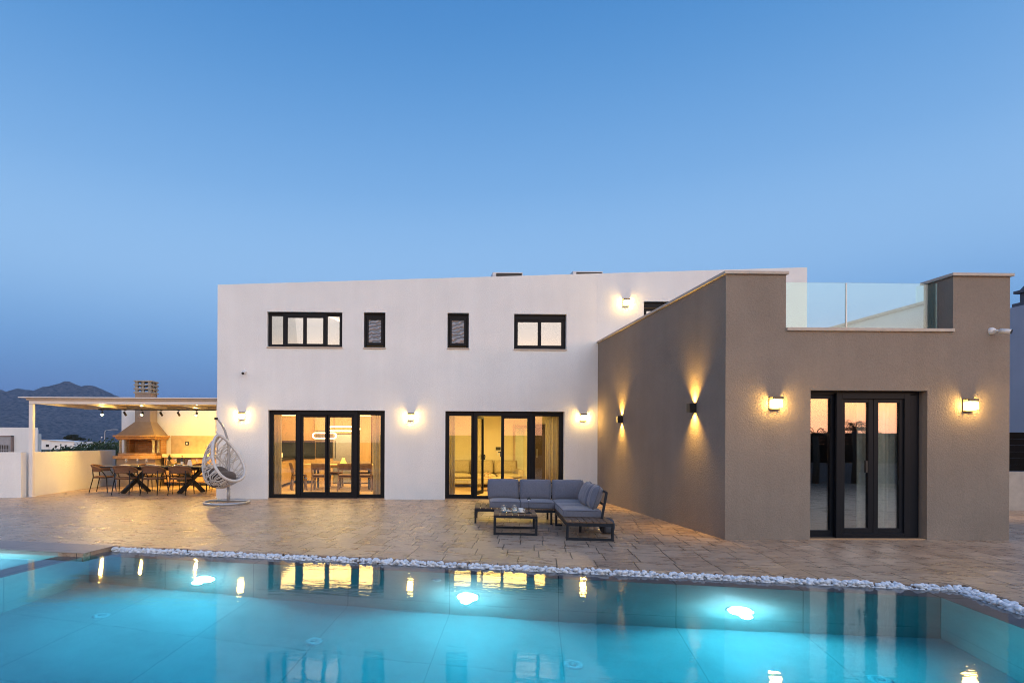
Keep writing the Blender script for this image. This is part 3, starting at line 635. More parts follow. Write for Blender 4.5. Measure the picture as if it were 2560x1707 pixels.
# ------------------------------------------------------------------ wall lamps
def wall_lamp(loc, rz, label):
    o = thing('wall_lamp', label, 'wall lamp', loc, rz, 'square bronze wall lamps')
    a = MB(); a.box(-.082,.082,-.014,0,-.095,.095); a.build('back_plate', BRONZE, o, bevel=.002)
    a = MB(); a.box(-.082,.082,-.10,-.0141,.083,.095); a.box(-.082,.082,-.10,-.088,.058,.083); a.build('hood', BRONZE, o, bevel=.001); a = MB(); a.box(-.076,.06,-.05,-.0141,-.095,-.085); a.build('lower_lip', BRONZE, o)
    a = MB(); a.box(-.064,.064,-.105,-.020,-.066,.045); a.build('diffuser', LAMPM, o, bevel=.006)
    return o
for x, y, z, s in ((-4.359,YM,2.107,'square bronze wall lamp lit on the white facade beside the swing chair'),(-.067,YM,2.106,'square bronze wall lamp lit on the white facade between the two sliding doors'),
                   (4.342,YM,2.110,'square bronze wall lamp lit on the white facade beside the corner of the brown annex'),(5.429,YM,5.055,'square bronze wall lamp lit high on the upper floor above the annex roof'),
                   (5.464,YB,2.070,'square bronze wall lamp lit on the brown annex front, left of its door'),(8.438,YB,2.052,'square bronze wall lamp lit on the brown annex front, right of its door')):
    wall_lamp((x,y-.001,z), 0, s)
def updown(y, z, label):
    o = thing('up_down_lamp', label, 'wall lamp', (XA-.001,y,z), 0, 'black up and down lamps on the annex side wall')
    a = MB(); w, h = .055, .075
    for q in ((-.115,-.108,-w,w,-h,h),(-.007,0,-w,w,-h,h),(-.108,-.007,-w,-w+.007,-h,h),(-.108,-.007,w-.007,w,-h,h)): a.box(*q)
    a.box(-.108,-.007,-w+.007,w-.007,-.012,.012); a.build('housing', BLACK, o)
    a = MB(); a.lathe([(0,.028),(.032,.028),(.036,.013)], (-.06,0,0), 20); a.lathe([(0,-.028),(.032,-.028),(.036,-.013)], (-.06,0,0), 20); a.build('lens', emis('updown_lens', (1,.62,.22), 20), o)
    for sg in (1,-1): lamp('wall_beam', 'SPOT', (XA-.062,y,z+sg*.035), 165, (1,.56,.10), (.10,0,sg), spot_size=R(96), spot_blend=1.0, shadow_soft_size=.03)
updown(12.75, 1.995, 'small black up and down wall lamp on the annex side wall, near the white facade')
updown(9.43, 2.05, 'small black up and down wall lamp on the annex side wall, near its front corner')
# security cameras
CAMW = mat('camera_white', (.7,.7,.7), .35)
def seccam(loc, aim, label, s=1):
    o = thing('security_camera', label, 'security camera', loc, 0, 'white bullet cameras on the villa')
    mx = Matrix.Rotation(R(90),4,'X')
    a = MB(); a.lathe([(0,.045*s),(.035*s,.045*s),(.052*s,.02*s),(.055*s,0)], n=20, m=mx); a.build('base', CAMW, o)
    d = V(aim).normalized(); p0 = V((0,-.04*s,0)); p1 = p0+V((0,-.03*s,-.005)); a = MB(); a.tube([p0,p1,p1+d*.05*s], .016*s, 10); a.build('bracket', CAMW, o)
    q = p1+d*.04*s; a = MB(); a.tube([q,q+d*.13*s], .036*s, 16); a.build('body', CAMW, o)
    a = MB(); a.tube([q+d*.128*s,q+d*.136*s], .034*s, 16); a.build('lens', BLACK, o)
    return o
seccam((8.80,YB-.001,3.185), (.50,-.82,-.26), 'white bullet security camera near the top right of the annex front', 1.0)
seccam((-4.30,YM-.001,3.225), (.12,-.9,-.35), 'small white bullet security camera high on the white facade', .95)

# ------------------------------------------------------------------ pergola with outdoor kitchen
PX0, PX1, PY0, PY1 = -9.96, -5.02, 14.80, 17.35
pg = thing('pergola', 'white flat roofed pergola over the outdoor dining table', 'pergola', (-7.5,PY0,0))
def pp(name, mb, m, **k): return mb.build(name, m, pg, world=True, **k)
for x, y in ((PX0+.0,PY0),(PX1-.11,PY0)):
    mb = MB(); mb.box(x,x+.10,y,y+.10,0,2.405); mb.box(x-.03,x+.13,y-.03,y+.13,0,.012); pp('post', mb, WALU, bevel=.004)
mb = MB(); mb.box(PX0,PX1,PY0,PY0+.10,2.41,2.50); pp('front_beam', mb, WALU, bevel=.004)
mb = MB(); mb.box(PX0,PX1,PY1-.10,PY1,2.41,2.50); pp('rear_beam', mb, WALU)
for i in range(5):
    x = PX0+i*(PX1-PX0-.08)/4
    mb = MB(); mb.box(x,x+.08,PY0+.102,PY1-.102,2.42,2.497); pp('rafter', mb, WALU)
mb = MB(); mb.box(PX0-.04,PX1,PY0-.05,PY1+.05,2.502,2.555); pp('gutter_edge', mb, STONE, bevel=.003)
mb = MB(); mb.box(PX0-.20,PX1,PY0-.12,PY1+.12,2.558,2.582); pp('roof_panel', mb, WALU)
trk = thing('light_track', 'black ceiling track carrying spotlights under the rear of the pergola', 'light track', (-7.2,17.12,2.385))
mb = MB(); mb.box(-9.45,-5.05,17.10,17.14,2.385,2.415); mb.build('rail', BLACK, trk, world=True)
for x in (-9.4,-7.2,-5.1): mb = MB(); mb.box(x-.03,x+.03,17.09,17.15,2.4155,2.42); mb.build('mount', BLACK, trk, world=True)
def spot(x, lit, aim, label):
    o = thing('track_spotlight', label, 'spotlight', (x,17.12,2.384), 0, 'spotlights on the pergola track')
    d = V(aim).normalized(); p = V((0,0,-.11)); q = d.to_track_quat('Z','Y').to_matrix().to_4x4()
    a = MB(); a.box(-.02,.02,-.05,.05,-.012,0); a.tube([(0,0,-.01),(0,0,-.10)], .006, 8); a.build('stem', BLACK, o)
    a = MB(); a.lathe([(0,-.07),(.030,-.07),(.032,-.065),(.032,.062),(.027,.062),(.025,.03),(0,.03)], p, 18, q); a.build('head', BLACK, o)
    a = MB(); a.lathe([(0,.052),(.025,.050),(.026,.045)], p, 16, q); a.build('lens', STARM if lit else emis('spot_lens_turned_away', (1,.7,.3), 6), o)
    q2 = V((x,17.12,2.384))+p+d*.075
    lamp('track_beam', 'SPOT', q2, 125 if lit else 225, (1,.57,.12) if lit else (1,.55,.06), d, spot_size=R(155 if lit else 80), spot_blend=.6 if lit else .9, shadow_soft_size=.03)
spot(-9.34, True, (.25,-.62,-.5), 'track spotlight turned to the pool and glaring, at the left end of the track')
spot(-8.15, True, (.0,-.62,-.5), 'track spotlight turned to the pool and glaring, in front of the barbecue chimney')
spot(-6.53, True, (.05,-.62,-.5), 'track spotlight turned to the pool and glaring, nearest the house')
spot(-8.66, False, (.25,.45,-.8), 'unlit looking black track spotlight left of the barbecue chimney')
spot(-7.58, False, (.22,.6,-.8), 'unlit looking black track spotlight just right of the barbecue chimney')
spot(-7.06, False, (.22,.6,-.8), 'unlit looking black track spotlight in the middle of the kitchen wall')
spot(-5.75, False, (.1,.6,-.8), 'black track spotlight hidden behind the house end of the front beam')
# boundary walls
def bwall(name, label, m, pts, z1, th=.2):
    o = None; mb = MB(); (xa,ya),(xb,yb) = pts; d = V((xb-xa,yb-ya,0)).normalized(); n = V((-d.y,d.x,0))*th
    P = [(xa,ya),(xb,yb),(xb+n.x,yb+n.y),(xa+n.x,ya+n.y)]; mb.prism(P,-.05,z1)
    return tag(mb.build(name, m), label, 'wall')
bwall('boundary_wall', 'low white rendered wall running back along the left side of the pergola', WHITE, ((-9.97,14.905),(-10.08,19.30)), 1.155)
bwall('boundary_wall', 'low white rendered wall running left from the pergola post', WHITE, ((-10.0,14.78),(-19,14.78)), 1.16)
kw = thing('kitchen_wall', 'white rendered back wall of the outdoor kitchen with stone splashback', 'wall', (-7.4,19.3,0))
mb = MB(); mb.box(-9.88,-4.99,19.3,19.5,0,2.86); mb.build('wall_panel', WHITE, kw, world=True)
mb = MB(); mb.box(-8.2,-4.992,19.275,19.298,1.02,1.646); mb.build('splashback', SPLASH, kw, world=True)
mb = MB(); mb.box(-7.72,-7.60,19.262,19.274,1.33,1.45); sk = mb.build('socket_plate', BLACK, kw, world=True)
mb = MB(); mb.lathe([(0,0),(.033,0),(.036,-.008)], (-7.66,19.255,1.39), 16, Matrix.Rotation(R(-90),4,'X')); mb.build('socket', PLATE, sk, world=True)
# barbecue ----------------------------------------------------------
bq = thing('brick_barbecue', 'brick barbecue oven with pyramid hood and vented chimney', 'barbecue', (-8.9,18.7,0))
def bp_(name, mb, m, par=None, **k): return mb.build(name, m, par or bq, world=True, **k)
X0,X1,Y0,Y1 = -9.55,-8.28,18.25,19.27
mb = MB(); mb.box(X0+.02,X1-.02,Y0+.06,Y1,0,.885); bp_('base', mb, GREYP)
mb = MB(); mb.box(X0-.05,X1+.03,Y0-.06,Y1,.887,.985); bp_('brick_ledge', mb, BRICKT, bevel=.008)
mb = MB()
mb.box(X0+.10,X1-.22,Y1-.12,Y1,.987,1.535); mb.box(X0+.10,X0+.20,Y0+.52,Y1-.12,.987,1.535)
mb.box(X1-.14,X1-.02,Y0+.50,Y1-.12,.987,1.535); mb.box(X0+.06,X1-.02,Y0+.06,Y0+.16,.987,1.07); bp_('firebox', mb, BRICK)
for x, y in ((X0+.06,Y0+.07),(X1-.15,Y0+.07),(X0+.06,Y0+.40),(X1-.15,Y0+.40)):
    mb = MB(); mb.lathe([(.055,1.075),(.06,1.09),(.042,1.11),(.038,1.28),(.046,1.30),(.038,1.32),(.040,1.47),(.058,1.49),(.058,1.50)], (x+.05,y+.05,0), 14); bp_('column', mb, CHIMC)
mb = MB(); mb.box(X0+.03,X1-.01,Y0+.05,Y0+.17,1.502,1.536); mb.box(X1-.13,X1-.01,Y0+.17,Y1,1.502,1.536); mb.box(X0+.03,X0+.15,Y0+.17,Y1,1.502,1.536); bp_('lintel', mb, BRICK)
mb = MB(); mb.box(X0+.01,X1+.01,Y0+.0,Y1,1.538,1.590); mb.box(X0-.05,X1+.06,Y0-.06,Y1,1.592,1.645); bp_('mantel', mb, BRICKT, bevel=.01)
cx0,cx1,cy0,cy1 = -9.10,-8.60,18.62,19.12
mb = MB(); lo = [(X0+.02,Y0+.02),(X1-.02,Y0+.02),(X1-.02,Y1),(X0+.02,Y1)]; hi = [(cx0,cy0),(cx1,cy0),(cx1,cy1),(cx0,cy1)]
for i in range(4):
    j = (i+1) % 4; mb.face([(*lo[i],1.647),(*lo[j],1.647),(*hi[j],2.09),(*hi[i],2.09)])
bp_('hood', mb, HOODP)
mb = MB(); mb.box(cx0,cx1,cy0,cy1,2.09,3.02); ch = bp_('chimney', mb, GREYP)
mb = MB()
for k in range(3):
    z = 3.02+k*.125; g = .035
    mb.box(cx0-g,cx1+g,cy0-g,cy1+g,z,z+.045)
    for x in (cx0-.005,cx1-.085):
        for y in (cy0-.005,cy1-.085): mb.box(x,x+.09,y,y+.09,z+.046,z+.124)
    mb.box((cx0+cx1)/2-.04,(cx0+cx1)/2+.04,cy0,cy0+.08,z+.046,z+.124); mb.box(cx1-.08,cx1,(cy0+cy1)/2-.04,(cy0+cy1)/2+.04,z+.046,z+.124)
mb.box(cx0-.035,cx1+.035,cy0-.035,cy1+.035,3.395,3.44)
bp_('chimney_cap', mb, CHIMC, ch, bevel=.006)
# counter
ct = thing('kitchen_counter', 'stone topped outdoor kitchen counter with wooden doors along the back wall', 'counter', (-6.7,18.9,0))
mb = MB(); mb.box(-8.22,-5.0,18.62,19.27,.93,1.04); mb.build('worktop', SLAB, ct, world=True, bevel=.006)
mb = MB(); mb.box(-8.2,-5.0,18.74,19.27,.10,.928); mb.build('carcass', OAK, ct, world=True)
mb = MB(); mb.box(-7.78,-7.32,18.722,18.739,.14,.90); mb.build('appliance_front', BLACK, ct, world=True)
for k, x in enumerate((-8.18,-7.30,-6.86,-6.42,-5.98,-5.54)):
    mb = MB(); mb.box(x,x+.42-.02,18.718,18.738,.13,.915); dr = mb.build('cupboard_door', OAK, ct, world=True, bevel=.003)
    mb = MB(); hx = x+.36 if k % 2 else x+.03; mb.box(hx,hx+.018,18.695,18.717,.66,.84); mb.build('door_handle', BLACK, dr, world=True)
tp = thing('kitchen_tap', 'tall curved steel tap on the outdoor kitchen counter', 'tap', (-6.95+.1,19.1,1.041))
mb = MB(); mb.tube([(0,0,0),(0,0,.24)]+[(-.06+.06*cos(a*pi/8),0,.24+.06*sin(a*pi/8)) for a in range(9)]+[(-.12,0,.19)], .011, 10); mb.build('spout', STEEL, tp)
mb = MB(); mb.lathe([(.026,0),(.026,.03),(.012,.035)], n=16); mb.build('base', STEEL, tp)
lamp('counter_glow', 'AREA', (-6.6,18.0,2.44), 95, (1,.55,.06), (0,.35,-1), shape='RECTANGLE', size=2.4, size_y=.08)

# ------------------------------------------------------------------ outdoor dining
TX0,TX1,TY0,TY1,TZ = -8.66,-5.72,15.72,16.66,.752
tb = thing('dining_table', 'long black outdoor dining table on crossed legs under the pergola', 'table', (-7.2,16.2,0))
mb = MB(); mb.prism([(TX0+.0,TY0+.03),(TX0+.03,TY0),(TX1-.03,TY0),(TX1,TY0+.03),(TX1,TY1-.03),(TX1-.03,TY1),(TX0+.03,TY1),(TX0,TY1-.03)], TZ-.028, TZ); mb.build('tabletop', DGREY, tb, world=True, bevel=.003)
mb = MB(); mb.box(TX0+.35,TX1-.35,16.13,16.21,TZ-.11,TZ-.03); mb.build('beam', BLACK, tb, world=True)
for x in (-7.86,-6.30):
    mb = MB(); mb.bar((x-.23,15.86,.0),(x+.23,16.50,TZ-.03), .10,.10); mb.build('leg', BLACK, tb, world=True)
    mb = MB(); mb.bar((x+.23,16.48,.0),(x-.23,15.88,TZ-.031), .10,.10); mb.build('leg', BLACK, tb, world=True)
def chair_arm(label):
    o = thing('rope_armchair', label, 'chair', (0,0,0), 0, 'brown woven armchairs around the outdoor table')
    # faces +y; woven band runs round the back (-y)
    mb = MB()
    def seat(u, v):
        a = 2*pi*u; r = v; c, s_ = cos(a), sin(a)
        k = (abs(c)**3.2+abs(s_)**3.2)**(-1/3.2)
        return V((.245*r*c*k, .235*r*s_*k, .455+.012*(1-r*r)))
    g = mb.grid(seat, 28, 6, closed_u=True)
    rim = [seat(k/28,1) for k in range(28)]
    mb.tube([p+V((0,0,-.012)) for p in rim], .021, 8, closed=True); mb.build('seat', ROPE, o)
    mb = MB(); N = 30
    def band(i, j):
        a = R(-200)+R(220)*i   # from left arm round the back to right arm
        a = R(180-10)+R(200)*i
        w = sin(pi*i)**.8 if 0 < i < 1 else 0
        x = .285*cos(a); y = .265*sin(a)-.005
        h = .035+.135*w; zt = .655+.125*w
        lean = -.045*w*(j)
        return V((x*(1+.05*j*w), y+lean, zt-h+h*j))
    mb.grid(band, N, 6); 
    for j in (0,1): mb.tube([band(i/N,j) for i in range(N+1)], .014, 7)
    mb.build('backrest', ROPE, o, solid=.022)
    for sx in (1,-1):
        mb = MB(); mb.tube([(sx*.295,.21,0),(sx*.262,.175,.44),(sx*.278,.05,.63)], [.011,.016,.014], 9); mb.build('leg', DGREY, o)
        mb = MB(); mb.tube([(sx*.235,-.30,0),(sx*.205,-.20,.44),(sx*.20,-.222,.665)], [.011,.016,.014], 9); mb.build('leg', DGREY, o)
    mb = MB(); mb.tube([(.255,.17,.425),(.205,-.19,.425),(-.205,-.19,.425),(-.255,.17,.425)], .012, 8, closed=True); mb.build('seat_frame', DGREY, o)
    return o
spots = [(-7.89,15.66,0,'brown woven armchair with its back to the pool, left one of the near row'),(-7.10,15.62,R(-3),'brown woven armchair with its back to the pool, middle one of the near row'),(-6.38,15.62,R(2),'brown woven armchair with its back to the pool, right one of the near row'),
         (-8.80,16.24,R(-84),'brown woven armchair at the left head of the outdoor table beside the low wall'),(-5.62,16.25,R(94),'brown woven armchair at the house end of the outdoor table behind the swing chair'),
         (-7.92,16.86,R(180),'brown woven armchair facing the pool, left one of the far row before the barbecue'),(-7.12,16.88,R(177),'brown woven armchair facing the pool, middle one of the far row'),(-6.36,16.88,R(183),'brown woven armchair facing the pool, right one of the far row')]
c0 = None
for x, y, rz, s in spots:
    if c0 is None: c0 = chair_arm(s); c0.location = (x,y,0); c0.rotation_euler = (0,0,rz)
    else: dup(c0, (x,y,0), rz, s)
# table ware
g0 = None; W_ = 'set on the outdoor table'
def wineglass(label):
    o = thing('wine_glass', label, 'glass', (0,0,0), 0, 'wine glasses on the outdoor table')
    a = MB(); a.lathe([(.034,0),(.032,.003),(.006,.008),(.004,.09),(.02,.105),(.038,.135),(.040,.16),(.031,.215)], n=18); a.build('bowl', CLEAR, o); return o
gl = [(-8.05,15.98,'third wine glass from the right end, left of the near plates'),(-7.74,16.00,'wine glass between the left plates'),(-7.50,16.02,'wine glass just left of the fruit'),(-6.86,16.42,'wine glass half hidden by the pineapple and bananas'),(-6.10,16.05,'wine glass in front of the dark cabinet'),(-5.82,16.34,'wine glass nearest the swing chair'),(-7.1,16.48,'wine glass left of the pineapple leaves')]
for i, (x, y, s) in enumerate(gl):
    if g0 is None: g0 = wineglass('leftmost wine glass on the outdoor table'); g0.location = (x,y,TZ)
    else: dup(g0, (x,y,TZ), label=s+' on the outdoor table')
p0 = None
pl = [(-8.02,15.90,'left near white plate on the outdoor table'),(-7.18,15.90,'middle near white plate on the outdoor table'),(-6.36,15.90,'right near white plate on the outdoor table'),(-8.22,16.24,'white plate at the left head of the outdoor table'),(-7.60,16.48,'left far white plate on the outdoor table'),(-6.75,16.50,'middle far white plate on the outdoor table'),(-6.0,16.46,'right far white plate on the outdoor table')]
for x, y, s in pl:
    if p0 is None:
        p0 = thing('dinner_plate', s, 'plate', (x,y,TZ), 0, 'white plates on the outdoor table')
        a = MB(); a.lathe([(0,.004),(.08,.004),(.10,.010),(.14,.024),(.143,.028),(.10,.016),(.08,.011),(0,.011)], n=28); a.build('lower_plate', PLATE, p0)
        a = MB(); a.lathe([(0,.020),(.06,.020),(.10,.036),(.102,.039),(.06,.026),(0,.026)], n=24); a.build('upper_plate', PLATE, p0)
    else: dup(p0, (x,y,TZ), label=s)
pa = thing('pineapple', 'pineapple with green leaves lying among the fruit on the outdoor table', 'fruit', (-6.95,16.22,TZ))
a = MB(); a.lathe([(0,0),(.04,.01),(.06,.06),(.055,.12),(.03,.15),(0,.155)], n=16); a.build('fruit_body', brickmat('pineapple_skin', (.30,.17,.05),(.36,.22,.07),(.10,.07,.03),.03,.025,.004,.7,'xz'), pa)
a = MB(); rnd = random.Random(5)
for k in range(30):
    an = rnd.uniform(0,6.28); ti = rnd.uniform(.05,.75)*(1 if k > 8 else .4); L = rnd.uniform(.12,.24); d = V((cos(an)*sin(ti),sin(an)*sin(ti),cos(ti))); sd = d.cross(V((0,0,1))).normalized()*.012
    b0 = V((0,0,.14)); m_ = b0+d*L*.55; e_ = b0+d*L+V((cos(an),sin(an),0))*.02
    a.face([b0-sd,b0+sd,m_+sd*.9,m_-sd*.9]); a.face([m_-sd*.9,m_+sd*.9,e_])
a.build('leaf_crown', LEAF, pa)
bn = thing('bananas', 'bunch of yellow bananas beside the pineapple on the outdoor table', 'fruit', (-6.80,16.10,TZ))
a = MB()
for k in range(4):
    a.tube([(-.12+.01*k,-.02+.025*k,.02),(-.06,-.03+.03*k,.028),(.02,-.02+.03*k,.05),(.09,.0+.02*k,.10)], [.006,.017,.018,.007], 8)
a.build('bunch', mat('banana_skin', (.55,.38,.05), .5), bn)
wb = thing('wine_bottle', 'dark wine bottle with pale label in the middle of the outdoor table', 'bottle', (-6.58,16.20,TZ))
a = MB(); a.lathe([(0,0),(.037,0),(.038,.02),(.038,.19),(.014,.24),(.014,.31),(0,.31)], n=18); a.build('bottle_body', mat('dark_bottle', (.025,.012,.012), .1), wb)
a = MB(); a.lathe([(.0385,.05),(.0385,.13)], n=18); a.build('label', PLATE, wb)
cb = thing('condiment_holder', 'small stand of dark grinders beside the wine bottle on the outdoor table', 'condiments', (-6.48,16.24,TZ))
a = MB(); a.lathe([(.05,0),(.05,.10),(.046,.10),(.046,.01)], n=16); a.build('holder', CHAIRW, cb)
for k in range(3):
    a = MB(); a.lathe([(.018,.0),(.018,.17),(.01,.18),(.02,.20),(.012,.235),(0,.24)], (.02*cos(k*2.1),.02*sin(k*2.1),0), 10); a.build('grinder', CHAIRW, cb)
nk = thing('napkin_holder', 'white folded napkins standing on the outdoor table', 'napkins', (-6.36,16.18,TZ), R(20))
a = MB()
for k in range(5): a.face([(-.08,-.03+k*.012,0),(.08,-.03+k*.012,0),(.03+.005*k,-.015+k*.01,.19-.01*k),(-.03,-.02+k*.01,.19)])
a.build('napkins', PLATE, nk, solid=.002)
# ------------------------------------------------------------------ hanging egg chair
SW = V((-4.39,13.40,0))
sw = thing('swing_chair', 'white woven hanging egg chair with dark cushions on a grey ring stand', 'swing chair', SW)
def sp_(name, mb, m, par=None, **k): return mb.build(name, m, par or sw, world=True, **k)
mb = MB(); mb.tube([SW+V((.50*cos(2*pi*k/40), .56*sin(2*pi*k/40), .035)) for k in range(40)], .030, 10, closed=True)
mb.tube([SW+V((-.40,.36,.035)), SW+V((.40,.36,.035))], .028, 10); sp_('base_ring', mb, GREYM)
PB = V((-4.47,13.76,.03))
pole = [PB, PB+V((0,0,.55)), PB+V((.005,.0,1.0)), PB+V((.0,-.02,1.30)), PB+V((-.015,-.06,1.50)), PB+V((-.05,-.12,1.68)), PB+V((-.10,-.19,1.82)), PB+V((-.16,-.26,1.93)), PB+V((-.205,-.31,1.965))]
mb = MB(); mb.tube(pole, [.034,.031,.030,.029,.028,.027,.025,.022,.02], 12); mb.tube([PB,PB+V((0,0,.30))], .042, 12); sp_('pole', mb, GREYM)
TIP = pole[-1]
mb = MB(); mb.tube([TIP+V((.03,.03,0)),TIP+V((-.02,-.02,.0))], .03, 10)
sp_('pole_cap', mb, BLACK)
for k in range(3): mb = MB(); mb.tube([PB+V((-.045,0,.10+.09*k)),PB+V((.045,0,.10+.09*k))], .007, 6); sp_('bolt', mb, BLACK)
mb = MB()
for k in range(11):
    z = TIP.z-.03-k*.03; r = .016; ax = k % 2
    mb.tube([(TIP.x+(r*.55*cos(a*pi/5) if ax else 0), TIP.y+(0 if ax else r*.55*cos(a*pi/5)), z+r*1.15*sin(a*pi/5)) for a in range(10)], .004, 5, closed=True)
sp_('chain', mb, STEEL)
# basket: a bowl behind a leaning drop shaped rim
Nn = V((.75,-.45,.48)).normalized(); Sd = V((0,0,1)).cross(Nn).normalized(); Up = Nn.cross(Sd)
BC = V((-4.36, TIP.y-.15, 1.07))
topP = V((TIP.x+.015, TIP.y-.01, TIP.z-.34))
def rimp(a):  # a=0 at the top
    w = .40*(sin(a))*(1-.33*cos(a)); h = .60*cos(a)
    return w, h
def bowl(a, q):
    """q=1 on the rim, 0 at the deepest point"""
    w, h = rimp(a); d = .70*sqrt(max(0,1-q**2.4))
    low = .5-.5*cos(a)
    return BC + Sd*(w*q*1.0) + Up*(h*q-.12*(1-q*q)) - Nn*(d*(.62+.38*low) if q > 0 else .57) 
def disc(x, y):
    r = min(1, sqrt(x*x+y*y)); a = atan2(x, y); 
    dd = .74*sqrt(max(0,1-r**2.5)); w, h = rimp(a)
    return BC + Sd*(w*r*1.12 if r < .98 else w) + Up*(h*r-.16*(1-r*r)) - Nn*dd
rim = [BC+Sd*rimp(2*pi*k/60)[0]+Up*rimp(2*pi*k/60)[1] for k in range(60)]
mb = MB(); mb.tube(rim, .034, 10, closed=True); sp_('rim', mb, RATTAN)
mb = MB()
def ringat(r0, w): mb.tube([disc(r0*sin(2*pi*k/48), r0*cos(2*pi*k/48)) for k in range(48)], w, 8, closed=True)
arc = [disc(-.80+.0*k, -.95+1.55*k/30) for k in range(31)]
ringat(.80, .020)
sp_('frame_hoop', mb, RATTAN)
mb = MB(); rnd = random.Random(11)
for k in range(58):
    a0 = rnd.uniform(0,2*pi); da = rnd.choice((1,-1))*rnd.uniform(.75,2.3)
    A = V((sin(a0),cos(a0))); B = V((sin(a0+da),cos(a0+da)))
    pts = []
    for i in range(15):
        p = A.lerp(B, i/14); p = p*(1-.0*sin(pi*i/14)); pts.append(disc(p.x,p.y))
    mb.tube(pts, .0098, 5)
sp_('weave', mb, RATTAN)
mb = MB(); mb.tube([topP+V((0,0,.03)), BC+Up*.60], .012, 8); mb.tube([BC+Up*.60, BC+Up*.60-Nn*.12], .02, 8); sp_('hanger', mb, RATTAN)
def blob(c, ax, ay, az, m_=None, n=18, pw=.75):
    mb = MB(); c = V(c)
    def f(u, v):
        a = 2*pi*u; b = pi*(v-.5); cb, sb = cos(b), sin(b)
        q = V((ax*math.copysign(abs(cos(a)*cb)**pw,cos(a)*cb), ay*math.copysign(abs(sin(a)*cb)**pw,sin(a)*cb), az*math.copysign(abs(sb)**.9,sb)))
        return c + (m_ @ q if m_ else q)
    mb.grid(f, n*2, n, closed_u=True); bmesh.ops.remove_doubles(mb.b, verts=mb.b.verts, dist=1e-4); return mb
fr_ = Matrix((Sd, Up, Nn)).transposed()
sp_('seat_cushion', blob(disc(0,-.60)+Nn*.27+Up*.10, .33,.15,.24, fr_), TAUPE)
sp_('back_cushion', blob(disc(0,-.18)+Nn*.26+Up*.0, .34,.28,.13, fr_), TAUPE)

# ------------------------------------------------------------------ corner sofa
SR = R(-8.0); SO = V((2.29,8.435,0))      # front left foot of the right bench
sofa = thing('corner_sofa', 'dark framed outdoor corner sofa with slatted wooden decks', 'sofa', SO, SR)
def so_(name, mb, m, par=None, **k): return mb.build(name, m, par or sofa, **k)
DZ = .283; f_ = .036
def decking(x0, x1, y0, y1, along):
    mb = MB(); g = .010
    if along == 'x':
        n = max(1, round((x1-x0)/.098)); w = (x1-x0)/n
        for i in range(n): mb.box(x0+i*w+g/2, x0+(i+1)*w-g/2, y0, y1, DZ-.024, DZ)
    else:
        n = max(1, round((y1-y0)/.098)); w = (y1-y0)/n
        for i in range(n): mb.box(x0, x1, y0+i*w+g/2, y0+(i+1)*w-g/2, DZ-.024, DZ)
    return mb
# right bench: x 0-.69, y 0-1.52 ; back bench: x -1.42-.69, y 1.60-2.40
so_('deck', decking(f_*.2,.69-f_*.2,f_*.2,1.52,'x'), DECKW, label=None) if False else so_('deck', decking(.006,.684,.006,1.52,'x'), DECKW, bevel=.003)
so_('deck', decking(-1.414,.684,1.60,2.38,'x'), DECKW, bevel=.003)
def frame_rect(x0, x1, y0, y1):
    mb = MB(); z1 = DZ-.026; z0 = z1-.045
    mb.box(x0,x1,y0,y0+f_,z0,z1); mb.box(x0,x1,y1-f_,y1,z0,z1); mb.box(x0,x0+f_,y0+f_,y1-f_,z0,z1); mb.box(x1-f_,x1,y0+f_,y1-f_,z0,z1); return mb
so_('seat_frame', frame_rect(0,.69,0,1.525), DGREY, bevel=.002); so_('seat_frame', frame_rect(-1.42,.69,1.595,2.385), DGREY, bevel=.002)
def leg(x, y): 
    mb = MB(); mb.box(x,x+f_,y,y+f_,0,DZ-.0715); so_('leg', mb, DGREY, bevel=.002)
for x, y in ((0,0),(.69-f_,0),(.0,1.525-f_),(.69-f_,1.525-f_),(.31,.80),(-1.42,1.595),(-.075,1.595),(-1.42,2.385-f_),(-.075,2.30),(.69-f_,2.385-f_)): leg(x,y)
mb = MB(); mb.box(f_,.69-f_,0,f_,0,.036); mb.box(.0,.12,1.47,1.488,0,.03); so_('foot_rail', mb, DGREY, bevel=.002)
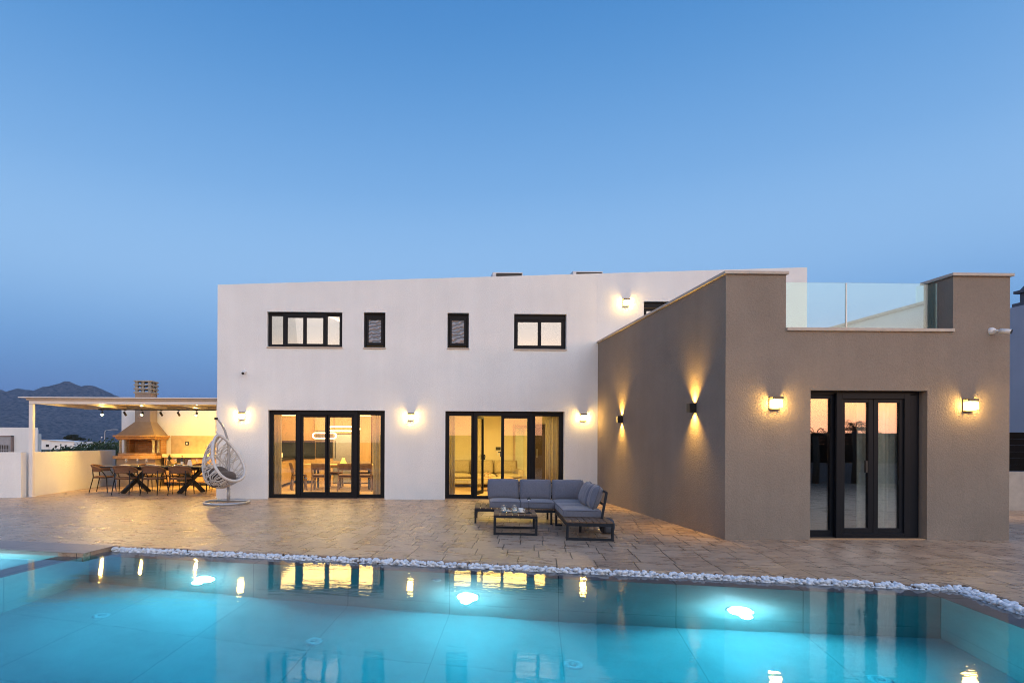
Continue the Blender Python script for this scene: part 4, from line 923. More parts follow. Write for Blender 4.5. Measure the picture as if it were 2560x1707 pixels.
# back frames
def backframe(x0, y0, x1, y1, lean):
    mb = MB(); n = 4; lx, ly = lean
    for i in range(n):
        t_ = i/(n-1); x = x0+(x1-x0)*t_; y = y0+(y1-y0)*t_; mb.bar((x,y,DZ-.02),(x+lx,y+ly,.69), .036,.024)
    for z in (.50,.69): k = (z-DZ)/(.69-DZ); mb.bar((x0+lx*k,y0+ly*k,z),(x1+lx*k,y1+ly*k,z),.028,.028)
    so_('back_frame', mb, DGREY)
backframe(.585,.40,.585,2.2,(.075,0)); backframe(-1.02,2.30,.60,2.30,(0,.06))
CZ = DZ+.002
def cushion_seat(x0, x1, y0, y1, h=.118):
    w, d = x1-x0, y1-y0; mb = MB(); mb.box(x0,x1,y0,y1,CZ,CZ+h)
    bmesh.ops.subdivide_edges(mb.b, edges=mb.b.edges[:], cuts=7, use_grid_fill=True)
    cx, cy, cz = (x0+x1)/2, (y0+y1)/2, CZ+h/2
    for v in mb.b.verts:
        u = (v.co.x-cx)/(w/2); q = (v.co.y-cy)/(d/2); s_ = (v.co.z-cz)/(h/2)
        if s_ > .9: v.co.z += .020*(1-u**4)*(1-q**4)-.006
        k = 1+.012*(1-s_*s_)
        v.co.x = cx+u*w/2*(k-.012*q*q*0); v.co.y = cy+q*d/2*k
        v.co += V((mnoise.noise(v.co*7),mnoise.noise(v.co*7+V((9,0,0))),0))*.004
    c_ = so_('seat_cushion', mb, FABRIC, bevel=.016, seg=3, smooth=True)
    mb = MB()
    for z in (CZ+h-.018,):
        P = [(x0-.004,y0-.004),(x1+.004,y0-.004),(x1+.004,y1+.004),(x0-.004,y1+.004)]
        pts = []
        for i in range(4):
            a, b = V((*P[i],z)), V((*P[(i+1)%4],z)); pts += [a.lerp(b,k/10) for k in range(1,10)]
        mb.tube(pts, .005, 5, closed=True)
    so_('piping', mb, mat('cushion_piping', (.10,.105,.13), .9), c_)
cushion_seat(.015,.60,.50,1.05); cushion_seat(.012,.60,1.065,1.60)
cushion_seat(-1.15,-.60,1.62,2.25); cushion_seat(-.585,.0,1.62,2.25); cushion_seat(.015,.62,1.62,2.25)
def back_cushion(c, w, h, t_, rz, tilt, puff=.6):
    m_ = Matrix.Rotation(rz,4,'Z') @ Matrix.Rotation(R(90)-tilt,4,'X')
    mb = MB(); mb.pillow((0,0,0), w, h, t_, None, puff=puff, n=18)
    for v in mb.b.verts:
        e = max(abs(v.co.x)/(w/2), abs(v.co.y)/(h/2))
        v.co.z += .011*mnoise.noise(v.co*V((14,5,1)) if False else V((v.co.x*13,v.co.y*6,v.co.z*4)))*(.4+e)
    mb.b.transform(Matrix.Translation(c) @ m_)
    c_ = so_('back_cushion', mb, FABRIC)
    mb = MB(); pts = []
    P = [(-w/2,-h/2),(w/2,-h/2),(w/2,h/2),(-w/2,h/2)]
    for i in range(4):
        a, b = V((*P[i],0)), V((*P[(i+1)%4],0))
        for k in range(1,12):
            p = a.lerp(b,k/12); u = p.x/(w/2); v = p.y/(h/2)
            q = V((u*w/2*(1-.03*u*u*v*v), v*h/2*(1-.03*u*u*v*v)*(1-.03*(1-u*u) if abs(v) > .5 else 1), 0)); pts.append(Matrix.Translation(c) @ m_ @ q)
    mb.tube(pts, .006, 5, closed=True); so_('piping', mb, mat('cushion_piping', (.10,.105,.13), .9), c_)
for x in (-.885,-.295,.29): back_cushion((x+.012*sin(x*9),2.17+.015*cos(x*7),.58), .585, .385, .165, R(3.2*sin(x*11)), R(14+3*cos(x*13)))
for y in (.78,1.20,1.66): back_cushion((.535+.015*sin(y*9),y,.585), .50, .40, .185, R(-90+5*sin(y*7)), R(20+4*cos(y*11)))
# coffee table ------------------------------------------------------
CT = thing('coffee_table', 'low square coffee table with wooden slats and dark metal frame', 'table', (1.271,8.938,0), R(-8.8))
def ct_(name, mb, m, **k): return mb.build(name, m, CT, **k)
TH2 = .322; w_ = .685; d_ = .72
mb = MB()
for i in range(7): g = (w_-.008)/7; mb.box(.004+i*g+.004, .004+(i+1)*g-.004, .004, d_-.004, TH2-.018, TH2)
ct_('slat_top', mb, DECKW, bevel=.003)
mb = MB(); z1 = TH2-.02; z0 = z1-.036
mb.box(0,w_,0,f_,z0,z1); mb.box(0,w_,d_-f_,d_,z0,z1); mb.box(0,f_,f_,d_-f_,z0,z1); mb.box(w_-f_,w_,f_,d_-f_,z0,z1); ct_('top_frame', mb, DGREY, bevel=.002)
for y in (0,d_-f_):
    mb = MB(); mb.box(f_,w_-f_,y,y+f_,0,.034); ct_('foot_rail', mb, DGREY, bevel=.002)
    for x in (0,w_-f_): mb = MB(); mb.box(x,x+f_,y,y+f_,0,z0-.001); ct_('leg', mb, DGREY, bevel=.002)
def ontable(x, y): q = MAT[CT.name] @ V((x,y,TH2+.001)); return (q.x,q.y,q.z)
WATERIN = glass('clear_drink', (.86,.92,.93), 1.33, 2.0, .10)
def mug(x, y, label):
    o = thing('glass_jug', label, 'jug', ontable(x,y), R(-8.8), 'clear glass jugs on the coffee table')
    a = MB(); a.lathe([(0,.003),(.036,.004),(.050,.022),(.053,.05),(.044,.085),(.036,.105),(.041,.128)], n=22); a.build('glass_body', CLEAR, o)
    a = MB(); a.lathe([(0,.008),(.034,.009),(.047,.024),(.050,.05),(.043,.078),(0,.078)], n=20); a.build('drink', WATERIN, o)
    a = MB()
    for sx in (1,-1): a.tube([(sx*.046,0,.035),(sx*.068,0,.05),(sx*.066,0,.075),(sx*.042,0,.092)], .006, 7)
    a.build('handle', CLEAR, o)
mug(.165,.19,'left clear glass jug with two handles on the coffee table'); mug(.335,.16,'right clear glass jug with two handles on the coffee table')
def saucercup(x, y, label, cup):
    o = thing('cup_and_saucer', label, 'cup', ontable(x,y), 0, 'white cups and saucers on the coffee table')
    a = MB(); a.lathe([(0,.004),(.04,.004),(.07,.014),(.072,.018),(.04,.009),(0,.009)], n=24); a.build('saucer', PLATE, o)
    a = MB(); h = .065 if cup else .03; a.lathe([(0,.010),(.028,.010),(.038,.03),(.042,.01+h),(.039,.01+h),(.034,.03),(0,.016)], n=20)
    if cup: a.tube([(.038,0,.06),(.06,0,.055),(.058,0,.035),(.034,0,.028)], .005, 6)
    a.build('cup_bowl', PLATE, o)
saucercup(.215,.31,'low white cup on a saucer behind the left glass jug',False); saucercup(.435,.27,'white cup on a saucer beside the right glass jug',True)
lp = thing('table_lamp', 'slim black cordless lamp standing on the coffee table', 'lamp', ontable(.56,.22))
a = MB(); a.lathe([(0,0),(.052,0),(.052,.006),(.03,.014),(.022,.03),(.010,.036),(0,.037)], n=22); a.build('base', BLACK, lp)
a = MB(); a.tube([(0,0,.03),(0,0,.235)], .0045, 8); a.build('stem', BLACK, lp)
a = MB(); a.lathe([(.032,.222),(.028,.232),(.012,.248),(.006,.258),(0,.26)], n=18); a.build('shade', BLACK, lp, solid=.002)
a = MB(); a.lathe([(0,.214),(.010,.216),(.013,.226),(0,.238)], n=14); a.build('bulb', emis('bulb_white', (.9,.93,1), 3), lp)
cl = blob((3.13,9.10,.125), .10,.15,.125, None, 12, .5); tag(cl.build('pouf', mat('blue_grey_cloth', (.06,.07,.09), .9, var=.25, scale=8, bump=.3, bscale=60)), 'blue grey cloth pouf just behind the right end of the corner sofa', 'pouf')

# ------------------------------------------------------------------ interiors
def curtain(name, label, x0, x1, y, z0, z1, m, n=9, group='curtains of the villa', amp=.045):
    mb = MB(); N = n*8
    def f(u, v): return V((x0+(x1-x0)*u+.01*sin(u*37), y+amp*sin(u*n*2*pi)*(.75+.25*v)+.012*sin(u*23), z0+(z1-z0)*v))
    mb.grid(f, N, 3); return tag(mb.build(name, m, solid=.004), label, 'curtain', group)
curtain('curtain','pale linen curtain at the left edge of the dining room door',-3.80,-3.46,14.95,.03,2.6,CURT)
curtain('curtain','pale linen curtain at the right edge of the dining room door',-1.06,-.60,14.95,.03,2.6,CURT)
curtain('curtain','pale linen curtain at the left edge of the living room door',.66,1.10,14.95,.03,2.6,CURT)
curtain('curtain','pale linen curtain at the right edge of the living room door',3.50,4.02,14.97,.03,2.6,CURT)
curtain('curtain','grey green curtain behind the right pane of the annex door',6.98,7.72,8.80,.03,2.6,CURTG)
# kitchen
kc = thing('kitchen_units', 'oak kitchen units with dark splashback, oven tower and steel fridge along the back wall', 'kitchen units', (-3,19.8,.018))
def kp(name, mb, m, par=None, **k): return mb.build(name, m, par or kc, world=True, **k)
KY = 19.7
for i, (xa, xb) in enumerate(((-4.72,-4.05),(-4.05,-3.42))):
    mb = MB(); mb.box(xa+.003,xb-.003,KY+.22,KY+.62,1.50,2.34); kp('wall_cupboard', mb, OAK, bevel=.003)
    mb = MB(); mb.box(xa+.003,xb-.003,KY,KY+.62,.12,.87); kp('base_cupboard', mb, OAK, bevel=.003)
mb = MB(); mb.box(-4.72,-3.42,KY-.02,KY+.62,.872,.912); kp('worktop', mb, BLACK)
mb = MB(); mb.box(-4.72,-3.42,KY+.60,KY+.62,.914,1.498); kp('splashback', mb, mat('dark_gloss_splash', (.05,.055,.065), .15))
mb = MB(); mb.box(-4.70,-4.10,17.2,KY-.03,.12,.87); kp('side_cupboard', mb, OAK, bevel=.003)
mb = MB(); mb.box(-4.70,-4.07,17.18,KY-.03,.872,.912); kp('side_worktop', mb, BLACK)
mb = MB(); mb.box(-3.417,-2.783,KY,KY+.62,.02,2.34); tw = kp('oven_tower', mb, OAK)
mb = MB(); mb.box(-3.40,-2.80,KY-.02,KY-.001,.90,1.48); kp('oven', mb, mat('black_glass', (.02,.022,.028), .08), tw)
mb = MB(); mb.box(-3.40,-2.80,KY-.02,KY-.001,1.50,1.86); kp('microwave', mb, mat('dark_steel_glass', (.16,.16,.17), .2, .5), tw)
mb = MB(); mb.box(-2.78,-2.14,KY-.03,KY+.62,.05,1.72); fg = kp('fridge', mb, STEEL, bevel=.01)
mb = MB(); mb.box(-2.72,-2.70,KY-.07,KY-.031,.9,1.5); kp('fridge_handle', mb, BLACK, fg)
for xa, xb in ((-2.78,-2.46),(-2.46,-2.14)):
    mb = MB(); mb.box(xa+.003,xb-.003,KY,KY+.62,1.74,2.34); kp('top_cupboard', mb, OAK, bevel=.003)
for xa, xb in ((-2.137,-1.82),(-1.82,-1.48)):
    mb = MB(); mb.box(xa+.003,xb-.003,KY,KY+.62,.05,2.34); kp('tall_cupboard', mb, OAK, bevel=.003)
mb = MB(); mb.box(-4.72,-1.48,KY+.1,KY+.64,2.36,2.62); kp('cove_panel', mb, CEIL)
mb = MB(); mb.box(-4.7,-1.5,KY+.02,KY+.09,2.37,2.40); kp('cove_light', mb, COVEM)
mb = MB(); mb.box(-1.47,.11,KY+.30,KY+.34,.02,2.6); kp('grey_panel', mb, mat('mauve_panel', (.42,.34,.30), .8))
lamp('dining_glow', 'AREA', (-2.3,17.4,2.56), 320, (1,.66,.20), (0,0,-1), shape='RECTANGLE', size=3.4, size_y=3.0)
lamp('dining_front_glow', 'AREA', (-2.3,15.4,2.5), 40, (1,.68,.26), (0,.5,-1), shape='RECTANGLE', size=2.6, size_y=.3)
# oval pendants
def pendant(x, y, z, label, L, r):
    o = thing('pendant_lamp', label, 'pendant lamp', (x,y,z), 0, 'oval ring pendants over the dining table')
    a = MB(); pts = []
    for k in range(13): pts.append((L+r*sin(pi*k/12), 0, r*cos(pi*k/12)))
    for k in range(13): pts.append((-L-r*sin(pi*k/12), 0, -r*cos(pi*k/12)))
    a.tube(pts, .018, 8, closed=True); a.build('ring', RINGM, o)
    a = MB()
    for sx in (-.3,.3): a.tube([(sx,0,r+.015),(sx,0,2.6-z)], .003, 5)
    a.build('cable', BLACK, o)
pendant(-2.73,17.4,1.65,'small lower oval glowing ring pendant over the indoor dining table',.28,.08); pendant(-2.12,17.4,1.86,'longer higher oval glowing ring pendant over the indoor dining table',.40,.065)
it = thing('indoor_table', 'dark topped indoor dining table seen through the dining room door', 'table', (-2.2,17.5,.018))
a = MB(); a.box(-3.35,-.95,17.1,18.05,.74,.775); a.build('tabletop', OAK, it, world=True, bevel=.004)
for x in (-3.0,-1.35):
    for y in (17.25,17.9): a = MB(); a.bar((x,y,.018),(x,y,.739),.06,.06); a.build('leg', BLACK, it, world=True)
def dchair(label):
    o = thing('wooden_chair', label, 'chair', (0,0,0), 0, 'wooden chairs around the indoor table')
    a = MB(); a.pillow((0,0,.455), .45,.43,.07, puff=.4, n=10); a.build('seat', mat('brown_seat_pad', (.14,.075,.06), .85), o)
    def f(u, v): return V((-.215+.43*u, -.20-.06*sin(pi*u)-.05*v, .62+.20*v))
    a = MB(); a.grid(f, 12, 3); a.build('backrest', CHAIRW, o, solid=.022)
    for sx in (1,-1):
        a = MB(); a.bar((sx*.20,.19,0),(sx*.18,.17,.43),.042,.042); a.build('leg', CHAIRW, o)
        a = MB(); a.bar((sx*.21,-.24,0),(sx*.185,-.19,.44),.042,.046); a.bar((sx*.185,-.19,.44),(sx*.20,-.235,.72),.038,.042); a.build('leg', CHAIRW, o)
    a = MB(); a.box(-.18,.18,-.205,-.175,.39,.43); a.box(-.18,.18,.15,.18,.39,.43); a.build('seat_frame', CHAIRW, o)
    return o
dc = None
for x, y, rz, s in ((-3.42,17.05,R(-72),'walnut dining chair turned sideways at the left end of the indoor table'),(-2.78,16.85,0,'walnut chair with its back to the dining room door, first of three from the left'),(-2.02,16.85,R(3),'walnut chair with its back to the dining room door, in the middle of three'),(-1.42,16.85,R(-3),'walnut chair with its back to the dining room door, last of three at the right'),(-2.5,18.2,R(180),'walnut chair on the far side of the indoor table, left one'),(-1.6,18.2,R(180),'walnut chair on the far side of the indoor table, right one'),(-.95,17.4,R(88),'walnut chair at the right end of the indoor table by the curtain')):
    if dc is None: dc = dchair(s); dc.location = (x,y,.018); dc.rotation_euler = (0,0,rz)
    else: dup(dc, (x,y,.018), rz, s)
tl = thing('glow_lamp', 'yellow cone shaped lamp on the indoor dining table', 'lamp', (-2.16,17.5,.776))
a = MB(); a.lathe([(.115,.0),(.11,.03),(.06,.10),(.045,.19),(.0,.19)], n=20); a.build('shade', emis('yellow_shade', (1,.62,.12), 1.0), tl)
a = MB(); a.lathe([(0,.001),(.06,.001),(.06,-.0005)], n=14); a.build('base', CHAIRW, tl)
for x, z, s in ((-4.45,.30,'left'),(-4.33,.33,'right')):
    o = thing('canister', 'small pale kitchen canister on the dark worktop, %s one' % s, 'canister', (x,18.6,.93), 0, 'pale canisters on the kitchen worktop'); a = MB(); a.lathe([(0,0),(.05,0),(.052,.02),(.05,.15),(0,.15)], n=16); a.build('jar', PLATE, o)
    a = MB(); a.lathe([(.051,.15),(.051,.17),(0,.175)], n=16); a.build('lid', OAK, o)
# living room
ls = thing('indoor_sofa', 'beige sofa along the back wall of the living room', 'sofa', (2.3,18.7,.018))
def lp_(name, mb, m, **k): return mb.build(name, m, ls, world=True, **k)
mb = MB(); mb.box(1.1,3.5,18.15,19.2,.12,.30); lp_('base', mb, SOFA, bevel=.03)
for k in range(3): mb = MB(); mb.pillow((1.5+.8*k,18.55,.37), .80,.84,.18, puff=.35); lp_('seat_cushion', mb, SOFA)
for k in range(3): mb = MB(); mb.pillow((1.5+.8*k,19.02,.64), .80,.48,.26, Matrix.Rotation(R(78),4,'X'), puff=.45); lp_('back_cushion', mb, SOFA)
for x in (1.0,3.38): mb = MB(); mb.box(x,x+.2,18.2,19.2,.12,.58); lp_('armrest', mb, SOFA, bevel=.04)
for x in (1.15,3.4):
    mb = MB(); mb.box(x,x+.04,18.25,18.29,.018,.12); lp_('leg', mb, BLACK)
lt = thing('indoor_coffee_table', 'wooden coffee table in the living room behind the open door leaf', 'table', (2.3,16.9,.018))
a = MB(); a.box(1.75,2.95,16.6,17.2,.38,.415); a.build('tabletop', OAK, lt, world=True, bevel=.004)
for x in (1.85,2.80):
    for y in (16.66,17.08): a = MB(); a.bar((x,y,.018),(x,y,.379),.05,.05); a.build('leg', CHAIRW, lt, world=True)
kn = thing('knot_ornament', 'pale wooden knot ornament on the living room coffee table', 'ornament', (2.22,16.85,.416))
a = MB()
for dx in (-.05,.05): a.tube([(dx+.05*cos(2*pi*k/14), .02*sin(4*pi*k/14), .075+.07*sin(2*pi*k/14)) for k in range(14)], .016, 7, closed=True)
a.build('loops', OAK, kn)
dr = thing('entrance_door', 'dark brown entrance door in the living room', 'door', (4.42,19.40,.018))
a = MB(); a.box(4.16,4.66,19.36,19.44,.02,2.10); a.build('door_leaf', mat('dark_door', (.055,.035,.025), .4, var=.3, scale=5), dr, world=True, bevel=.004)
a = MB(); a.box(4.22,4.24,19.31,19.355,.95,1.25); a.build('door_handle', STEEL, dr, world=True)
gd = thing('framed_mirror', 'pale framed tall mirror on the back wall of the living room', 'mirror', (3.72,19.42,.10))
a = MB()
for q in ((3.42,3.50),(3.94,4.02)): a.box(q[0],q[1],19.38,19.44,.10,2.06)
a.box(3.50,3.94,19.38,19.44,1.97,2.06); a.box(3.50,3.94,19.38,19.44,.10,.18); a.build('mirror_frame', mat('pink_frame', (.5,.38,.32), .6), gd, world=True)
a = MB(); a.box(3.50,3.94,19.42,19.445,.18,1.97); a.build('mirror_glass', mat('mirror', (.75,.77,.8), .03, 1.0, var=.01), gd, world=True)
cp = thing('wall_panel_control', 'small white alarm panel with dark screen on the living room wall', 'control panel', (2.93,19.445,1.25))
a = MB(); a.box(2.83,3.0,19.42,19.448,1.20,1.31); a.build('screen', BLACK, cp, world=True)
a = MB(); a.box(2.83,3.0,19.425,19.448,1.165,1.199); a.box(2.87,2.95,19.425,19.448,1.03,1.11); a.build('casing', PLATE, cp, world=True)
lamp('living_glow', 'AREA', (2.4,16.6,2.36), 340, (1,.69,.17), (0,0.1,-1), shape='RECTANGLE', size=3.0, size_y=2.6)
lamp('living_wall_wash', 'SPOT', (4.35,19.0,2.35), 40, (1,.7,.35), (0,.25,-1), spot_size=R(50), spot_blend=.8, shadow_soft_size=.03)
# upper rooms
for x, e in ((-2.9,34),(-.7,3),(1.1,3),(3.3,42),(7.0,34)): lamp('upper_glow', 'AREA', (x,16.3,5.1), e, (1,.74,.50), (0,0,-1), shape='RECTANGLE', size=1.6, size_y=2.0)
st = thing('strip_light', 'slanting lit strip lamp seen through the wide upper window', 'strip lamp', (-2.3,16.3,5.0))
a = MB(); a.bar((-2.62,16.0,5.11),(-2.62+.62,17.9,5.11),.05,.03); a.build('led_bar', RINGM, st, world=True)
# annex room
lb = thing('bed', 'pale bed in the dark annex room behind the glass', 'bed', (6.6,11.2,.018))
mb = MB(); mb.box(5.2,7.2,10.4,12.2,.12,.34); mb.build('base', SOFA, lb, world=True, bevel=.03)
mb = MB(); mb.box(5.2,7.2,10.4,12.2,.345,.55); mb.build('mattress', PLATE, lb, world=True, bevel=.06)
# ------------------------------------------------------------------ neighbours, plants, land
GZ = -.36
mb = MB()
gp = [[V((x,y,GZ)) for x, y in ((-9000,-4000),(9000,-4000),(9000,9000),(-9000,9000))], [V((x,y,GZ)) for x, y in ((-13,-2),(-13,10.5),(8,10.5),(8,-2))]]
gv = [mb.b.verts.new(p) for poly in gp for p in poly]
for tri in tessellate_polygon(gp):
    f = mb.b.faces.new([gv[i] for i in tri]); f.normal_update()
    if f.normal.z < 0: f.normal_flip()
tag(mb.build('ground', GROUND, rec=False), kind='structure')
def mount(u, v):
    x = -5600+5300*u; y = 2100+2600*v
    a = (x/y)
    prof = [(-1.6,150),(-1.2,190),(-.95,225),(-.80,255),(-.731,285),(-.711,264),(-.687,294),(-.656,276),(-.603,332),(-.581,309),(-.566,317),(-.517,248),(-.45,165),(-.36,80),(-.2,10),(.1,0)]
    A = x/3300
    h = 0
    for (a0,h0),(a1,h1) in zip(prof, prof[1:]):
        if a0 <= A <= a1: k = (A-a0)/(a1-a0); k = k*k*(3-2*k); h = h0+(h1-h0)*k
    if A < -1.6: h = 150
    s = min(1, (y-2100)/1200); s = s*s*(3-2*s)*.35+s**1.3*.65
    b = 1-max(0,(y-3300)/1400)*.8
    n = mnoise.fractal(V((x*.0022,y*.0022,3.1)), .9, 2.1, 6)
    rg = 1-abs(mnoise.noise(V((x*.0035,y*.0012,8))))
    return V((x, y, GZ-1+h*s*b + 24*n*s*(1-s*.35) + 22*(rg-.6)*s + 14*mnoise.fractal(V((x*.012,y*.012,7.7)), .8, 2.2, 4)*s))
mb = MB(); mb.grid(mount, 420, 130)
MOUNT = mat('scrub_mountain', (.15,.145,.145), 1, var=.5, scale=.05, detail=14, spec=0, dirt=(.022,.03,.028))
t = NT(MOUNT); b = t.n['Principled BSDF']
n2 = t.add('ShaderNodeTexNoise', i_Scale=.05, i_Detail=8, i_Roughness=.75); tcm = t.add('ShaderNodeTexCoord'); t.link(tcm.outputs['Object'], n2.inputs['Vector'])
bpn = t.add('ShaderNodeBump', i_Strength=.9, i_Distance=30); t.link(n2.outputs['Fac'], bpn.inputs['Height']); t.link(bpn.outputs['Normal'], b.inputs['Normal'])
tag(mb.build('mountain', MOUNT, rec=False), kind='structure')

# neighbour on the left with plant cupboard
nl = thing('neighbour_house', 'plain pale flat roofed neighbour building on the far left with a metal plant cabinet', 'house', (-20,27,GZ))
mb = MB(); mb.prism([(-29,27),(-17.75,27),(-23.6,36),(-31,36)],GZ,2.08); mb.build('wall', WHITE, nl, world=True)
mb = MB(); mb.prism([(-18.6,28.0),(-18.25,28.0),(-19.2,29.5),(-19.6,29.5)],GZ,1.80); mb.build('side_wing', WHITE, nl, world=True)
pc = thing('plant_cabinet', 'grey double air conditioning unit with mesh grille in the wall recess of the left neighbour', 'heat pump', (-18.7,26.9,GZ))
def cab(name, mb, m, par=None, **k): return mb.build(name, m, par or pc, world=True, **k)
GP = mat('grey_panel', (.30,.31,.34), .5)
mb = MB(); mb.box(-20.250,-19.580,26.9,26.995,GZ,1.64); mb.box(-19.560,-18.930,26.9,26.995,GZ,1.64); cab('casing', mb, GP, bevel=.01)
mb = MB(); mb.box(-19.510,-19.010,26.885,26.899,GZ+.2,1.25); gr = cab('grille', mb, BLACK)
mb = MB()
for k in range(7): mb.box(-19.510+k*.08,-19.485+k*.08,26.87,26.884,GZ+.2,1.25)
for k in range(9): mb.box(-19.510,-19.010,26.866,26.8695,GZ+.25+k*.14,GZ+.29+k*.14)
cab('mesh', mb, GP, gr)
mb = MB(); mb.box(-18.925,-18.850,26.88,26.995,GZ,1.69); mb.box(-20.250,-18.850,26.88,26.995,1.645,1.69); cab('recess_frame', mb, mat('brown_frame', (.2,.15,.14), .6))
def txt(body, loc, size, m, par, name, rz=0):
    cu = bpy.data.curves.new(name,'FONT'); cu.body = body; cu.size = size; cu.extrude = .002; cu.align_x = 'CENTER'
    tmp = bpy.data.objects.new('tmp_text', cu); COL.objects.link(tmp); dg = bpy.context.evaluated_depsgraph_get(); me = bpy.data.meshes.new_from_object(tmp.evaluated_get(dg))
    bpy.data.objects.remove(tmp); o = bpy.data.objects.new(name, me); COL.objects.link(o); me.materials.clear(); me.materials.append(m)
    me.transform(MAT[par.name].inverted() @ Matrix.Translation(loc) @ Matrix.Rotation(rz,4,'Z') @ Matrix.Rotation(R(90),4,'X')); o.parent = par; MAT[o.name] = MAT[par.name]; return o
txt('LG', (-19.810,26.893,1.30), .13, mat('logo_grey', (.12,.12,.13), .6), pc, 'logo')
mb = MB(); mb.lathe([(0,0),(.055,0),(.055,-.004),(0,-.004)], (-19.980,26.896,1.345), 18, Matrix.Rotation(R(90),4,'X')); cab('logo_disc', mb, mat('logo_dark', (.10,.05,.06), .6))
# houses further off
def far_house(loc, w, d, h, label, slope=0, extra=None):
    o = thing('far_house', label, 'house', loc, 0, 'white houses beyond the garden')
    mb = MB(); mb.prism([(0,0),(w,0),(w,d),(0,d)],0,h) 
    for v in mb.b.verts:
        if v.co.z > h-.01: v.co.z -= slope*v.co.x
    mb.build('wall', WHITE, o)
    mb = MB(); mb.box(w*.18,w*.26,-.05,-.005,h*.25,h*.5); mb.box(w*.60,w*.68,-.05,-.005,h*.25,h*.48); mb.build('window', DGREY, o)
    mb = MB(); mb.bar((-.1,-.1,h+.04),(w+.1,-.1,h+.04-slope*w),.12,.10); mb.build('roof_edge', STONE, o)
    return o
far_house((-81.2,124,GZ), 8.2, 9, 2.12, 'white far house with sloping roof behind the hedge', .09)
far_house((-77.4,122,GZ), 4.9, 7, 1.70, 'low white far house with pergola behind the hedge', .0)
# bushes and trees
def leaves(mb, c, r, n, size, rnd, flat=1.0):
    c = V(c)
    for k in range(n):
        d = V((rnd.gauss(0,1),rnd.gauss(0,1),rnd.gauss(0,1)*flat)).normalized()*(rnd.random()**.45)
        p = c+V((d.x*r[0],d.y*r[1],d.z*r[2])); s = size*rnd.uniform(.6,1.4)
        a = V((rnd.gauss(0,1),rnd.gauss(0,1),rnd.gauss(0,1))).normalized(); b = a.orthogonal().normalized(); q = a.cross(b)
        mb.face([p-b*s,p+q*s*.45,p+b*s,p-q*s*.45])
def bush(loc, r, n, label, mt, size=.10, seed=1, name='garden_bush', cat='bush', group='bushes behind the low wall'):
    rnd = random.Random(seed); o = thing(name, label, cat, loc, 0, group)
    mb = MB(); k = max(5,int(n/130))
    for i in range(k):
        c = V((rnd.uniform(-1,1)*r[0]*.75, rnd.uniform(-1,1)*r[1]*.7, r[2]*rnd.uniform(.45,1.35)))
        leaves(mb, c, (r[0]*.38,r[1]*.42,r[2]*.42), int(n/k), size, rnd)
    mb.build('crown', mt, o, rec=False)
    mb = MB()
    for i in range(5): mb.tube([(0,0,0),(rnd.uniform(-.3,.3)*r[0],rnd.uniform(-.3,.3)*r[1],r[2]*.6),(rnd.uniform(-.8,.8)*r[0],rnd.uniform(-.8,.8)*r[1],r[2]*1.3)], [.05,.035,.012], 6)
    mb.build('trunk', BARK, o)
    return o
for i, (x, y, rx, rz_, s) in enumerate(((-22.4,33,1.6,.62,'low dark bush in front of the sloping roofed far house, leftmost'),(-20.2,33,1.5,.72,'low dark bush in front of the sloping roofed far house, second from left'),(-18.4,32,1.6,.85,'green bush in front of the low far house with pergola'),(-16.2,31,1.6,1.02,'large green bush rising under the leaning pine tree'),(-14.4,30,1.4,.92,'green bush left of the white street lamp foot'),(-12.6,30,1.3,.85,'green bush right of the white street lamp foot'),(-11.2,29,1.2,.8,'green bush half hidden by the barbecue'))):
    bush((x,y,GZ), (rx,1.0,rz_*1.22), 2600, s, LEAF, .085, 20+i)
tr = bush((-84,141,GZ), (2.7,1.6,1.0), 10, 'dark leaning pine tree above the green bushes', LEAFD, .1, 3, 'pine_tree', 'tree', 'trees beyond the garden')
for ch in list(tr.children): bpy.data.objects.remove(ch)
mb = MB(); rnd = random.Random(9)
for c, r in (((-1.4,0,2.65),(1.0,.8,.40)),((-.6,0,3.05),(1.0,.8,.38)),((.3,.2,3.10),(.8,.8,.36)),((1.3,0,2.45),(1.0,.8,.33)),((2.2,0,2.30),(.9,.7,.26)),((.2,0,2.3),(.9,.7,.4)),((-.9,0,2.2),(.8,.7,.36))): leaves(mb, c, r, 420, .16, rnd)
mb.build('crown', LEAFD, tr, rec=False)
mb = MB(); mb.tube([(-.3,0,0),(-.25,0,1.2),(-.1,0,1.9),(-.7,0,2.8)], [.17,.14,.11,.05], 8)
for q in ((1.5,0,2.4),(.4,.1,2.9),(-1.4,0,2.6),(2.3,0,2.3)): mb.tube([(-.15,0,1.7),(q[0]*.5,0,2.1),q], [.09,.07,.03], 6)
mb.build('trunk', BARK, tr)
# street lamps
def street_lamp(loc, h, arm, label, r=.06):
    o = thing('street_lamp', label, 'street lamp', loc, 0, 'street lamps beyond the garden')
    mb = MB(); mb.tube([(0,0,0),(.01*h,0,h*.6),(.02*h,0,h-.12),(.02*h+.12,0,h)], [r*1.25,r*.9,r*.7,r*.6], 10); mb.build('pole', GREYM, o)
    if arm:
        mb = MB(); mb.tube([(.02*h+.12,0,h),(.02*h+arm,0,h+.04)], r*.5, 8); mb.build('arm', GREYM, o)
        mb = MB(); mb.box(.02*h+arm-.1,.02*h+arm+.62,-.1,.1,h+.03,h+.10); mb.build('lantern', GREYM, o, bevel=.02)
    else:
        mb = MB(); mb.lathe([(0,-.16),(.12,-.08),(.15,.02),(.08,.13),(0,.15)], (.02*h+.12,0,h+.1), 12); mb.build('lantern', PLATE, o)
street_lamp((-32.5,60,GZ), 2.97, .75, 'white street lamp with bent arm left of the barbecue')
street_lamp((-54.8,100,GZ), 2.4, 0, 'thin distant street lamp with round white head', .05)
